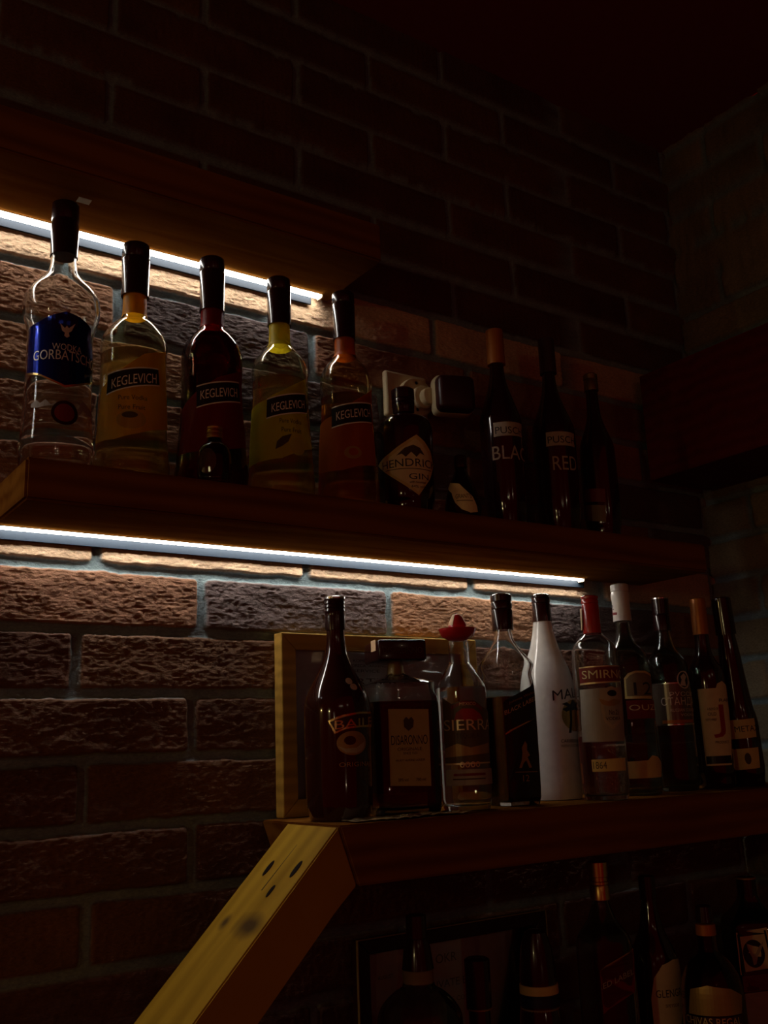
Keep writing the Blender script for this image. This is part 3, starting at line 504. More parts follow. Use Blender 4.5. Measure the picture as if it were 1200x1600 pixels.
  {'id': 'tri', 'name': 'small_whisky_bottle', 'x': 0.8894, 'y': 1.075, 'zb': 0.3245, 'yaw': 0, 'tilt': 0, 'n': 2, 'vsq': 0.0, 'prof': [(0.0853, 0.0075), (0.0745, 0.0085), (0.0628, 0.0122), (0.0482, 0.0187), (0.0288, 0.0243), (0.0144, 0.027), (0.0076, 0.0261), (0.0, 0.025056000000000002)], 'glass': 'glass_dark', 'liq': None, 'caps': [('cap', 'cap_black', [(0.0951, 0.0085), (0.0932, 0.0094), (0.0755, 0.0094)])], 'decals': [('P', 'label', 'cream', [(-2.7868, 0.0571), (-0.8475, 0.0472), (-0.0624, 0.0266), (0.2367, 0.0046), (-0.2721, 0.0024), (-0.7461, 0.0072), (-1.0865, 0.0175), (-1.4144, 0.035)]), ('T', 'lettering', 'brown_ink', ("GRANT'S", -1.0945, -0.1534, 0.0275, 0.007, 0)), ('P', 'rule_line', 'brown_ink', [(-1.0114, 0.0212), (-0.1102, 0.0205), (-0.1176, 0.0195), (-1.0112, 0.0202)])], 'label': 'small dark bottle with slanting cream label, right of the round gin bottle', 'hat': False, 'group': None},
  {'id': 'pb', 'name': 'vodka_liqueur_bottle', 'x': 1.0099, 'y': 1.115, 'zb': 0.3245, 'yaw': 0, 'tilt': 0, 'n': 2, 'vsq': 0.0, 'prof': [(0.3237, 0.011), (0.2702, 0.0114), (0.2426, 0.015), (0.2153, 0.0231), (0.1936, 0.0297), (0.1775, 0.0337), (0.1188, 0.0334), (0.0436, 0.033), (0.0271, 0.0309), (0.0, 0.029664)], 'glass': 'gloss_dark', 'liq': None, 'caps': [('cap', 'foil_orange', [(0.3372, 0.011), (0.3349, 0.0141), (0.2757, 0.0145)])], 'decals': [('P', 'label_banner', 'cream_dim', [(-1.0688, 0.1677), (0.5426, 0.1691), (0.4974, 0.1465), (-1.0861, 0.1448)]), ('T', 'lettering', 'ink_black', ('PUSCHKIN', -1.0009, 1.3049, 0.1547, 0.0114, 0)), ('T', 'flavour_lettering', 'cream_dim', ('BLACK', -1.2118, 1.2801, 0.1185, 0.0224, 0))], 'label': 'tall dark vodka liqueur bottle marked BLACK with an orange foil neck, on the upper shelf', 'hat': False, 'group': None},
  {'id': 'pr', 'name': 'vodka_liqueur_bottle', 'x': 1.1256, 'y': 1.115, 'zb': 0.3245, 'yaw': 0, 'tilt': 0, 'n': 2, 'vsq': 0.0, 'prof': [(0.3323, 0.0103), (0.2767, 0.0108), (0.2481, 0.0145), (0.2197, 0.023), (0.1972, 0.0309), (0.1804, 0.0351), (0.1195, 0.0348), (0.0435, 0.0344), (0.0263, 0.0322), (0.0, 0.030912)], 'glass': 'gloss_dark', 'liq': None, 'caps': [('cap', 'foil_red', [(0.3464, 0.0103), (0.344, 0.0136), (0.2825, 0.014)])], 'decals': [('P', 'label_banner', 'cream_dim', [(-1.1348, 0.1699), (0.4134, 0.1696), (0.356, 0.1461), (-1.1612, 0.1461)]), ('T', 'lettering', 'ink_black', ('PUSCHKIN', -1.072, 1.1994, 0.1564, 0.0118, 0)), ('T', 'flavour_lettering', 'cream_dim', ('RED', -0.9195, 0.3499, 0.1167, 0.0234, 0))], 'label': 'tall dark vodka liqueur bottle marked RED, on the upper shelf', 'hat': False, 'group': None},
  {'id': 'last', 'name': 'slender_bottle', 'x': 1.2266, 'y': 1.115, 'zb': 0.3245, 'yaw': 0, 'tilt': 0, 'n': 2, 'vsq': 0.0, 'prof': [(0.2865, 0.01), (0.2252, 0.0122), (0.1996, 0.0188), (0.1788, 0.0264), (0.1615, 0.0296), (0.0765, 0.0304), (0.0298, 0.0291), (0.0209, 0.0269), (0.0, 0.025824)], 'glass': 'gloss_dark', 'liq': None, 'caps': [('cap', 'gold_dull', [(0.3019, 0.0101), (0.2995, 0.0123), (0.2912, 0.0123), (0.29, 0.0112), (0.2876, 0.0123), (0.2699, 0.0123)])], 'decals': [('P', 'label', 'olive_label', [(-2.1824, 0.0664), (-0.6497, 0.0579), (-0.698, 0.0298), (-2.4679, 0.0413)]), ('P', 'upper_label', 'maroon', [(-2.1437, 0.093), (-0.6003, 0.0863), (-0.6337, 0.0633), (-2.2886, 0.0717)])], 'label': 'slender dark bottle with dull gold cap, rightmost on the upper shelf', 'hat': False, 'group': None},
  {'id': 'bail', 'name': 'cream_liqueur_bottle', 'x': 0.6717, 'y': 1.085, 'zb': -0.08, 'yaw': 0, 'tilt': 0, 'n': 2, 'vsq': 0.0, 'prof': [(0.2711, 0.0117), (0.231, 0.012), (0.2144, 0.0132), (0.198, 0.0165), (0.1817, 0.0238), (0.1654, 0.0328), (0.1533, 0.0384), (0.1413, 0.0416), (0.1293, 0.0427), (0.0779, 0.0423), (0.0199, 0.0414), (0.0084, 0.039), (0.0, 0.03744)], 'glass': 'gloss_brown', 'liq': None, 'caps': [('cap', 'cap_black', [(0.2778, 0.0109), (0.2761, 0.0138), (0.2744, 0.0138), (0.2727, 0.013), (0.2694, 0.0138), (0.2677, 0.0129), (0.2643, 0.0138), (0.2627, 0.0129), (0.2593, 0.0138), (0.2576, 0.0129), (0.2526, 0.0137), (0.2351, 0.0137)]), ('cap_rim', 'silver', [(0.2786, 0.0125), (0.2778, 0.0142), (0.2753, 0.0142)])], 'decals': [('P', 'label_banner', 'gold', [(-0.8375, 0.1196), (-0.4102, 0.1259), (0.1174, 0.1293), (1.1765, 0.1299), (1.1542, 0.1108), (0.1506, 0.1107), (-0.3248, 0.1089), (-0.6545, 0.1032)]), ('P', 'banner_field', 'maroon_dark', [(-0.7797, 0.118), (-0.3732, 0.1235), (0.1153, 0.127), (1.1411, 0.1275), (1.1262, 0.1132), (0.1526, 0.113), (-0.3233, 0.1112), (-0.6143, 0.1062)]), ('T', 'lettering', 'gold', ('BAILEYS', -0.6473, 1.3776, 0.1139, 0.0107, 0.0062)), ('E', 'scene_print', 'gold_dim', (-0.1261, 0.0919, 0.4784, 0.0145)), ('E', 'scene_print', 'gloss_brown', (-0.2094, 0.095, 0.1831, 0.0054)), ('P', 'hill_print', 'cream_dim', [(-0.5689, 0.0886), (-0.3411, 0.0852), (-0.0108, 0.0863), (0.2951, 0.0937), (0.2304, 0.0845), (-0.0162, 0.0794), (-0.3443, 0.0807)]), ('T', 'lettering', 'gold_dim', ('ORIGINAL', -0.5457, 0.6253, 0.0666, 0.0053, 0)), ('E', 'monogram', 'silver_ink', (-0.0618, 0.1678, 0.1484, 0.0041)), ('E', 'monogram', 'silver_ink', (0.0673, 0.1604, 0.1443, 0.0041))], 'label': 'dark round-shouldered cream liqueur bottle with gold banner label, leftmost on the lower shelf', 'hat': False, 'group': None},
  {'id': 'disa', 'name': 'amaretto_bottle', 'x': 0.7855, 'y': 1.115, 'zb': -0.08, 'yaw': -16.6, 'tilt': 0, 'n': 7, 'vsq': 0.164, 'prof': [(0.1987, 0.0101), (0.183, 0.0108), (0.1787, 0.0183), (0.1743, 0.0316), (0.1683, 0.0449), (0.1596, 0.0448), (0.1459, 0.0474), (0.0746, 0.0468), (0.0248, 0.0464), (0.0068, 0.0456), (0.0, 0.0437)], 'glass': 'glass_clear', 'liq': (0.1441, 'liquid_amber'), 'caps': [('neck_ring', 'gold_dim', [(0.1996, 0.0101), (0.1804, 0.0105)])], 'decals': [('P', 'label', 'cream_brown', [(-0.0284, 0.1339), (0.0278, 0.1325), (0.0271, 0.0344), (-0.0289, 0.037)]), ('T', 'lettering', 'ink_black', ('DISARONNO', -0.0257, 0.0247, 0.0938, 0.0122, 0)), ('T', 'small_print', 'brown_ink', ('ORIGINALE', -0.0174, 0.0161, 0.0822, 0.0041, 0)), ('T', 'small_print', 'brown_ink', ('SINCE 1525', -0.0097, 0.0097, 0.077, 0.0032, 0)), ('T', 'small_print', 'brown_ink', ('VELVETY ALMOND LIQUEUR', -0.0207, 0.0198, 0.0678, 0.0032, 0)), ('T', 'small_print', 'brown_ink', ('28% vol', -0.0182, -0.0043, 0.0437, 0.0039, 0)), ('T', 'small_print', 'brown_ink', ('700 ml', 0.0063, 0.0195, 0.0434, 0.004, 0)), ('P', 'crest', 'brown_ink', [(-0.0078, 0.1194), (-0.0041, 0.1234), (-0.0007, 0.12), (0.003, 0.1232), (0.0064, 0.119), (0.0051, 0.11), (-0.0014, 0.1052), (-0.0073, 0.1103)])], 'label': 'square clear amaretto bottle with flat black block cap and tan label', 'hat': False, 'group': None},
  {'id': 'sier', 'name': 'tequila_bottle', 'x': 0.8662, 'y': 1.075, 'zb': -0.08, 'yaw': 0, 'tilt': 0, 'n': 2, 'vsq': 0.0, 'prof': [(0.2292, 0.0107), (0.223, 0.0143), (0.1964, 0.0147), (0.192, 0.0169), (0.1832, 0.0222), (0.1727, 0.0292), (0.1639, 0.0336), (0.1552, 0.0349), (0.0881, 0.0349), (0.0168, 0.0345), (0.0085, 0.0327), (0.0, 0.031391999999999996)], 'glass': 'glass_clear', 'liq': (0.1613, 'liquid_clear'), 'caps': [], 'decals': [('P', 'label', 'label_dark', [(-1.4839, 0.1481), (-1.0701, 0.1387), (-0.6494, 0.1431), (-0.1764, 0.1426), (0.1955, 0.1341), (0.8945, 0.126), (0.5299, 0.06), (-1.505, 0.0598)]), ('P', 'label_ribbon', 'maroon', [(-1.1312, 0.1355), (-0.6508, 0.1422), (-0.1797, 0.1409), (0.1931, 0.1332), (0.1814, 0.129), (-0.2442, 0.1368), (-0.6579, 0.138), (-1.0833, 0.1311)]), ('P', 'sun_print', 'red', [(-1.0006, 0.1167), (-0.9053, 0.1266), (-0.6678, 0.1322), (-0.2539, 0.1317), (0.0951, 0.1239), (0.2216, 0.1155)]), ('T', 'lettering', 'gold_pale', ('SIERRA', -1.4583, 0.7934, 0.1107, 0.0143, 0)), ('T', 'lettering', 'brown_ink', ('TEQUILA', -0.9577, -0.0395, 0.0958, 0.0075, 0)), ('P', 'desert_print', 'gold_dim', [(-1.455, 0.0806), (-0.9216, 0.0866), (-0.4271, 0.081), (0.5173, 0.0868), (0.5235, 0.0734), (-0.4444, 0.0711), (-1.4827, 0.0689)]), ('P', 'label_edge', 'gold_pale', [(-1.5009, 0.0615), (0.5379, 0.0617), (0.5299, 0.06), (-1.5071, 0.059)]), ('T', 'small_print', 'gold_pale', ('MEXICO', -0.7585, -0.1287, 0.1382, 0.0042, 0)), ('T', 'medal_row', 'gold_pale', ('0000', -0.8668, -0.0856, 0.0593, 0.0074, 0)), ('P', 'lower_label', 'label_grey', [(-1.5216, 0.0532), (0.6608, 0.0532), (0.7445, 0.0332), (-1.4991, 0.0326)]), ('P', 'lower_print', 'maroon', [(-1.124, 0.0481), (0.1552, 0.048), (0.1469, 0.0448), (-1.1302, 0.0448)]), ('P', 'lower_print', 'brown_ink', [(-1.1644, 0.0415), (0.1386, 0.0415), (0.1345, 0.0399), (-1.1675, 0.0399)])], 'label': 'clear tequila bottle wearing a small red sombrero stopper', 'hat': True, 'group': None},
  {'id': 'jw', 'name': 'whisky_bottle', 'x': 0.9594, 'y': 1.085, 'zb': -0.08, 'yaw': -8, 'tilt': 0, 'n': 7, 'vsq': 0.1944, 'prof': [(0.2926, 0.0117), (0.2454, 0.012), (0.2389, 0.0129), (0.2268, 0.016), (0.211, 0.023), (0.1944, 0.0317), (0.1806, 0.0287), (0.1651, 0.0306), (0.1487, 0.0312), (0.0506, 0.0307), (0.0114, 0.0301), (0.0071, 0.0291), (0.0, 0.0279)], 'glass': 'glass_clear', 'liq': (0.1487, 'liquid_whisky'), 'caps': [('cap', 'cap_black', [(0.2983, 0.0132), (0.2964, 0.0156), (0.2878, 0.0155), (0.2869, 0.0146), (0.285, 0.0155), (0.2765, 0.0155), (0.2755, 0.0146), (0.2736, 0.0155), (0.2454, 0.0154)])], 'decals': [('P', 'label', 'ink_black', [(-0.0316, 0.14), (0.0325, 0.168), (0.0235, 0.0108), (-0.019, 0.0106), (-0.0344, 0.0139)]), ('P', 'label_edge', 'gold', [(-0.0318, 0.0982), (0.0304, 0.1213), (0.0302, 0.1196), (-0.032, 0.0956)]), ('T', 'small_print', 'gold_dim', ('Johnnie Walker', -0.019, 0.0291, 0.139, 0.0044, 0.0164)), ('T', 'lettering', 'gold_pale', ('BLACK LABEL', -0.0264, 0.0283, 0.1259, 0.0061, 0.0205)), ('P', 'striding_figure', 'gold_dim', [(0.0034, 0.0868), (0.0062, 0.0823), (0.0056, 0.0745), (0.0103, 0.0674), (0.0058, 0.065), (0.0094, 0.057), (0.0121, 0.0509), (0.0077, 0.0502), (0.0033, 0.0607), (-0.0013, 0.0575), (-0.005, 0.0507), (-0.0093, 0.0509), (-0.0042, 0.061), (-0.0022, 0.0713), (-0.0027, 0.0783)]), ('P', 'tax_stamp', 'stamp', [(-0.04, 0.2663), (-0.0238, 0.2667), (-0.0257, 0.242), (-0.0398, 0.2408)]), ('P', 'rule_line', 'gold_dim', [(-0.016, 0.046), (0.0213, 0.0453), (0.0212, 0.0444), (-0.0161, 0.0452)]), ('T', 'age_number', 'gold_dim', ('12', -0.0041, 0.0065, 0.037, 0.0085, 0))], 'label': 'square whisky bottle with slanted black label, clear neck and black cap', 'hat': False, 'group': None},
  {'id': 'mali', 'name': 'coconut_rum_bottle', 'x': 1.082, 'y': 1.13, 'zb': -0.08, 'yaw': 0, 'tilt': 0, 'n': 2, 'vsq': 0.0, 'prof': [(0.2957, 0.0121), (0.2704, 0.0141), (0.2502, 0.0171), (0.2302, 0.022), (0.2103, 0.0289), (0.1955, 0.0348), (0.1807, 0.0387), (0.166, 0.0411), (0.1465, 0.042), (0.0649, 0.0419), (0.0132, 0.0416), (0.0, 0.039936)], 'glass': 'white_glass', 'liq': None, 'caps': [('cap', 'cap_black', [(0.312, 0.0122), (0.31, 0.0147), (0.3069, 0.0147), (0.3059, 0.0137), (0.3029, 0.0147), (0.2988, 0.0147), (0.2978, 0.0137), (0.2947, 0.0147), (0.2683, 0.0156)])], 'decals': [('T', 'lettering', 'ink_black', ('MALIBU', -0.5996, 1.4088, 0.152, 0.0151, 0.0082)), ('E', 'sunset_print', 'gold', (0.3017, 0.1222, 0.6213, 0.0236)), ('P', 'palm_print', 'ink_black', [(-0.0784, 0.0968), (0.0338, 0.1155), (0.0408, 0.1296), (-0.118, 0.1278), (-0.2733, 0.1317), (-0.0395, 0.1354), (-0.2829, 0.1393), (-0.0829, 0.142), (0.0999, 0.1382), (0.2412, 0.1458), (0.4884, 0.1412), (0.9407, 0.1395), (0.3391, 0.1354), (0.8738, 0.13), (0.3187, 0.1306), (0.1461, 0.1296), (0.1381, 0.1154), (0.0466, 0.0967)]), ('T', 'small_print', 'ink_black', ('CARIBBEAN RUM', -0.423, 0.8391, 0.0851, 0.0047, 0)), ('T', 'small_print', 'brown_ink', ('WITH COCONUT', -0.4382, 0.5214, 0.0778, 0.0037, 0))], 'label': 'opaque white coconut rum bottle with palm tree print and black cap', 'hat': False, 'group': None},
  {'id': 'smir', 'name': 'vodka_bottle', 'x': 1.1022, 'y': 1.045, 'zb': -0.08, 'yaw': 0, 'tilt': 0, 'n': 2, 'vsq': 0.0, 'prof': [(0.2846, 0.0107), (0.2457, 0.0116), (0.2409, 0.013), (0.2351, 0.0193), (0.2274, 0.027), (0.2178, 0.0327), (0.2063, 0.0336), (0.193, 0.0345), (0.0809, 0.0343), (0.0219, 0.034), (0.0084, 0.0321), (0.0, 0.030815999999999996)], 'glass': 'glass_clear', 'liq': (0.0901, 'liquid_clear'), 'caps': [('cap', 'red_cap', [(0.2984, 0.0107), (0.2964, 0.0132), (0.2935, 0.0131), (0.2925, 0.0122), (0.2895, 0.0131), (0.2866, 0.0131), (0.2856, 0.0122), (0.2827, 0.0131), (0.2409, 0.0135)])], 'decals': [('P', 'label_banner', 'maroon', [(-1.5773, 0.1877), (0.7909, 0.1891), (0.4955, 0.1679), (-1.5797, 0.1653)]), ('P', 'banner_rim', 'gold_pale', [(-1.5708, 0.1896), (0.7989, 0.1909), (0.7909, 0.1891), (-1.5773, 0.1877)]), ('P', 'banner_rim', 'gold_pale', [(-1.5765, 0.1662), (0.4955, 0.1679), (0.4771, 0.166), (-1.5862, 0.1635)]), ('T', 'lettering', 'cream', ('SMIRNOFF', -1.4307, 1.3386, 0.1779, 0.012, 0)), ('P', 'label', 'label_grey', [(-1.6094, 0.157), (0.6522, 0.1588), (0.3582, 0.0815), (-1.7355, 0.082)]), ('P', 'crest', 'cream_dim', [(-0.7414, 0.1552), (-0.2053, 0.1601), (0.4502, 0.153), (0.3885, 0.1252), (0.2405, 0.1115), (-0.3054, 0.0982), (-0.6453, 0.1095), (-0.7151, 0.1241)]), ('P', 'crest_inner', 'label_grey', [(-0.6267, 0.1367), (0.2134, 0.1362), (0.1087, 0.1143), (-0.3166, 0.1046), (-0.5807, 0.113)]), ('E', 'crown_print', 'ink_black', (-0.186, 0.15, 0.2341, 0.0046)), ('P', 'eagle_print', 'gold_dim', [(-0.7996, 0.1434), (-0.3959, 0.1383), (-0.1662, 0.1418), (0.2832, 0.139), (0.1551, 0.1344), (-0.1994, 0.1317), (-0.472, 0.132), (-0.6861, 0.135)]), ('T', 'lettering', 'ink_black', ('No.21', -0.4115, 0.0585, 0.1228, 0.0072, 0)), ('T', 'lettering', 'ink_black', ('VODKA', -0.5783, 0.1499, 0.1139, 0.0045, 0)), ('P', 'tax_stamp', 'stamp', [(-3.4767, 0.28), (-1.7391, 0.2785), (-1.9384, 0.2468), (-3.4184, 0.2469)]), ('P', 'lower_label', 'cream_gold', [(-1.318, 0.0573), (0.2217, 0.0582), (0.1823, 0.0404), (-1.3081, 0.0404)]), ('T', 'year_number', 'brown_ink', ('1864', -1.2514, -0.7008, 0.0492, 0.0098, 0))], 'label': 'clear vodka bottle with red cap and grey crest label beside the white bottle', 'hat': False, 'group': None},
  {'id': 'ouzo', 'name': 'ouzo_bottle', 'x': 1.2213, 'y': 1.09, 'zb': -0.08, 'yaw': 0, 'tilt': 0, 'n': 2, 'vsq': 0.0, 'prof': [(0.3023, 0.0104), (0.2658, 0.0114), (0.2451, 0.0134), (0.2317, 0.0196), (0.2214, 0.0288), (0.2092, 0.0339), (0.1939, 0.0359), (0.1787, 0.0348), (0.1185, 0.036), (0.04, 0.037), (0.0062, 0.0369), (0.0, 0.035424000000000004)], 'glass': 'glass_dim', 'liq': (0.199, 'liquid_clear'), 'caps': [('cap', 'white_cap', [(0.3308, 0.0126), (0.3287, 0.0146), (0.3191, 0.0146), (0.3181, 0.0136), (0.3149, 0.0146), (0.3107, 0.0151), (0.3023, 0.0141), (0.2699, 0.0145)])], 'decals': [('T', 'neck_number', 'ink_black', ('12', -3.4876, -1.7916, 0.2931, 0.0084, 0)), ('P', 'neck_stripe', 'maroon', [(-3.5361, 0.2858), (-1.3521, 0.2837), (-1.3867, 0.2796), (-3.563, 0.2816)]), ('P', 'label', 'cream_gold', [(-1.0195, 0.1769), (-0.8258, 0.1844), (-0.501, 0.1879), (-0.0315, 0.1877), (0.8091, 0.1806), (0.3612, 0.1443), (-1.0461, 0.1454)]), ('P', 'label_inner', 'olive_label', [(-0.9385, 0.1748), (-0.7487, 0.1813), (-0.4777, 0.1849), (-0.0768, 0.1847), (0.7955, 0.1766), (0.4002, 0.1483), (-0.9508, 0.1491)]), ('T', 'age_number', 'ink_black', ('12', -0.6364, 0.3553, 0.1604, 0.0196, 0)), ('P', 'label_red', 'red_dim', [(-1.0254, 0.1424), (0.7873, 0.1426), (0.4896, 0.1148), (-1.0161, 0.1141)]), ('T', 'lettering', 'cream', ('OUZO', -0.9143, 0.9839, 0.1314, 0.0087, 0)), ('P', 'lower_label', 'cream_gold', [(-1.2126, 0.0508), (-0.3336, 0.0516), (-0.1122, 0.0589), (0.2149, 0.0566), (0.6626, 0.0466), (0.3764, 0.0258), (-1.1988, 0.0252)])], 'label': 'ouzo bottle with white cap and large number 12 label', 'hat': False, 'group': None},
  {'id': 'rs', 'name': 'vodka_bottle', 'x': 1.3295, 'y': 1.1, 'zb': -0.08, 'yaw': 0, 'tilt': 0, 'n': 2, 'vsq': 0.0, 'prof': [(0.304, 0.0109), (0.2605, 0.0119), (0.2443, 0.0135), (0.2282, 0.0183), (0.2176, 0.0257), (0.208, 0.0311), (0.1963, 0.0337), (0.1073, 0.0343), (0.0206, 0.0339), (0.0075, 0.0317), (0.0, 0.030431999999999997)], 'glass': 'glass_dim', 'liq': (0.1384, 'liquid_clear'), 'caps': [('cap', 'cap_black', [(0.316, 0.012), (0.3138, 0.0141), (0.2876, 0.0141), (0.2865, 0.013), (0.2843, 0.0141), (0.2594, 0.0146)]), ('cap_ring', 'silver', [(0.316, 0.012), (0.3149, 0.0144), (0.3127, 0.0144)])], 'decals': [('P', 'label', 'label_bronze', [(-1.8265, 0.1693), (0.799, 0.1699), (0.4334, 0.1046), (-1.7345, 0.104)]), ('P', 'label_edge', 'silver', [(-1.8166, 0.1713), (0.8103, 0.172), (0.799, 0.1699), (-1.8265, 0.1693)]), ('P', 'label_edge', 'silver', [(-1.7297, 0.105), (0.4459, 0.1057), (0.4215, 0.1036), (-1.7393, 0.103)]), ('P', 'label_stripe', 'foil_orange', [(-1.3269, 0.1115), (0.3192, 0.1118), (0.2751, 0.1067), (-1.3437, 0.1065)]), ('E', 'medallion', 'silver_ink', (-0.0649, 0.1756, 0.405, 0.0145)), ('E', 'medallion', 'ink_black', (-0.1045, 0.1756, 0.2988, 0.0124)), ('P', 'horse_head', 'silver_ink', [(-0.3344, 0.1664), (-0.2248, 0.1756), (-0.2782, 0.1808), (-0.0562, 0.186), (0.1112, 0.1808), (-0.0229, 0.1745), (0.0225, 0.1652)]), ('T', 'lettering', 'silver_ink', ('РУССКИЙ', -0.8837, 1.0881, 0.1537, 0.0092, 0)), ('T', 'lettering', 'silver_ink', ('СТАНДАРТ', -1.2999, 1.1026, 0.1401, 0.0153, 0)), ('T', 'small_print', 'silver_ink', ('RUSSIAN STANDARD', -0.906, 0.7529, 0.1271, 0.0051, 0)), ('T', 'small_print', 'silver_ink', ('VODKA', -0.4723, 0.3921, 0.1194, 0.004, 0))], 'label': 'dark vodka bottle with Cyrillic lettering and a round horse medallion', 'hat': False, 'group': None},
  {'id': 'jb', 'name': 'scotch_bottle', 'x': 1.4092, 'y': 1.085, 'zb': -0.08, 'yaw': 0, 'tilt': 0, 'n': 2, 'vsq': 0.0, 'prof': [(0.3059, 0.0111), (0.2451, 0.0121), (0.2232, 0.0142), (0.2069, 0.0208), (0.1961, 0.0273), (0.182, 0.0299), (0.167, 0.0304), (0.0948, 0.0301), (0.0272, 0.0298), (0.0179, 0.0276), (0.0, 0.026496)], 'glass': 'gloss_dark', 'liq': None, 'caps': [('cap', 'foil_orange', [(0.317, 0.0111), (0.3148, 0.0133), (0.2538, 0.0137)])], 'decals': [('P', 'label', 'cream', [(-1.4194, 0.1612), (-0.4581, 0.1617), (-0.3479, 0.169), (0.0009, 0.1732), (0.3921, 0.167), (0.7782, 0.1608), (0.0448, 0.0371), (-1.4498, 0.0366)]), ('P', 'label_rim', 'gold_pale', [(-1.4588, 0.1613), (-1.3808, 0.1611), (-1.3722, 0.0365), (-1.4498, 0.0366)]), ('T', 'big_initial', 'red', ('J', -0.8451, -0.1232, 0.1079, 0.0536, 0)), ('T', 'small_print', 'ink_black', ('RARE', -0.3491, 0.7208, 0.1417, 0.0052, 0)), ('T', 'small_print', 'ink_black', ('A BLEND OF', -1.043, -0.4503, 0.128, 0.0041, 0)), ('T', 'small_print', 'ink_black', ('OLD', -1.0402, -0.5938, 0.1196, 0.0052, 0)), ('T', 'small_print', 'ink_black', ('SCOTCH WHISKY', -1.1801, -0.595, 0.1105, 0.0041, 0)), ('T', 'small_print', 'ink_black', ('PRODUCT', -0.8039, -0.0107, 0.0738, 0.0041, 0)), ('P', 'label_band', 'ink_black', [(-1.3827, 0.0519), (0.0286, 0.0525), (0.0652, 0.0402), (-1.3972, 0.0396)])], 'label': 'scotch bottle with pale label bearing a big red letter J', 'hat': False, 'group': None},
  {'id': 'meta', 'name': 'brandy_bottle', 'x': 1.4784, 'y': 1.075, 'zb': -0.08, 'yaw': 0, 'tilt': -3.2, 'n': 2, 'vsq': 0.0, 'prof': [(0.3079, 0.0135), (0.2572, 0.0146), (0.2238, 0.0178), (0.1797, 0.021), (0.1415, 0.0242), (0.1253, 0.0264), (0.1145, 0.0285), (0.0984, 0.0296), (0.0505, 0.0294), (0.0242, 0.0293), (0.0148, 0.0271), (0.0, 0.026015999999999997)], 'glass': 'gloss_dark', 'liq': None, 'caps': [('cap', 'cap_black', [(0.3205, 0.0136), (0.3182, 0.0164), (0.255, 0.0174)])], 'decals': [('P', 'label', 'cream_gold', [(-1.7324, 0.1108), (-0.0046, 0.111), (-0.0747, 0.0804), (-1.7347, 0.079)]), ('T', 'lettering', 'ink_black', ('METAXA', -1.2769, 0.4852, 0.0954, 0.0095, 0)), ('P', 'lower_label', 'cream_gold', [(-1.6779, 0.0631), (-0.0722, 0.0636), (-0.1692, 0.0304), (-1.6789, 0.0286)]), ('E', 'figure_print', 'brown_ink', (-0.8016, 0.0467, 0.1765, 0.0093))], 'label': 'leaning long-necked brandy bottle, rightmost on the lower shelf', 'hat': False, 'group': None},
  {'id': 'z1', 'name': 'whisky_bottle', 'x': 0.755, 'y': 1.05, 'zb': -0.5, 'yaw': 0, 'tilt': 0, 'n': 2, 'vsq': 0.0, 'prof': [(0.2958, 0.0102), (0.2738, 0.011), (0.252, 0.0156), (0.2233, 0.0202), (0.2162, 0.031), (0.2055, 0.0425), (0.1949, 0.0493), (0.1843, 0.0515), (0.004, 0.0515), (0.0, 0.048409999999999995)], 'glass': 'glass_dim', 'liq': None, 'caps': [('cap', 'cap_black', [(0.3046, 0.0095), (0.3031, 0.0126), (0.2775, 0.0129)]), ('neck_foil', 'cap_black', [(0.2775, 0.0129), (0.2665, 0.0164), (0.2427, 0.0195)]), ('neck_label', 'olive_label', [(0.2427, 0.0195), (0.2405, 0.0187), (0.2269, 0.019)])], 'decals': [], 'label': 'wide dark bottle with flared neck foil in front of the black-framed certificate', 'hat': False, 'group': None},
  {'id': 'z2', 'name': 'wine_bottle', 'x': 0.8551, 'y': 1.06, 'zb': -0.5, 'yaw': 0, 'tilt': 0, 'n': 2, 'vsq': 0.0, 'prof': [(0.2291, 0.0123), (0.1693, 0.0137), (0.004, 0.0137), (0.0, 0.012877999999999999)], 'glass': 'gloss_dark', 'liq': None, 'caps': [('neck_foil', 'cap_black', [(0.2398, 0.0139), (0.2375, 0.0164), (0.1819, 0.0162)]), ('foil_ring', 'gold_dim', [(0.1819, 0.0162), (0.1811, 0.0166), (0.1797, 0.0166)])], 'decals': [], 'label': 'dark capsule-topped wine bottle before the right half of the black-framed certificate', 'hat': False, 'group': None},
  {'id': 'z3', 'name': 'sparkling_wine_bottle', 'x': 0.9491, 'y': 1.05, 'zb': -0.5, 'yaw': 0, 'tilt': 0, 'n': 2, 'vsq': 0.0, 'prof': [(0.2526, 0.0127), (0.225, 0.0211), (0.1977, 0.0236), (0.1706, 0.0251), (0.1507, 0.0275), (0.004, 0.0275), (0.0, 0.025849999999999998)], 'glass': 'gloss_dark', 'liq': None, 'caps': [('neck_foil', 'cap_black', [(0.2629, 0.0102), (0.2597, 0.0145), (0.2407, 0.0204), (0.2171, 0.0236), (0.2, 0.0244)]), ('collar_label', 'cream_gold', [(0.1969, 0.0252), (0.186, 0.0256)]), ('collar_band', 'navy', [(0.186, 0.0256), (0.1714, 0.026)]), ('lower_foil', 'olive_label', [(0.1699, 0.0255), (0.1477, 0.0258)])], 'decals': [('T', 'collar_lettering', 'gold_dim', ('RISERVA', -1.0862, 0.1521, 0.1836, 0.0045, 0))], 'label': 'sparkling wine bottle with pointed dark foil and cream collar band', 'hat': False, 'group': None},
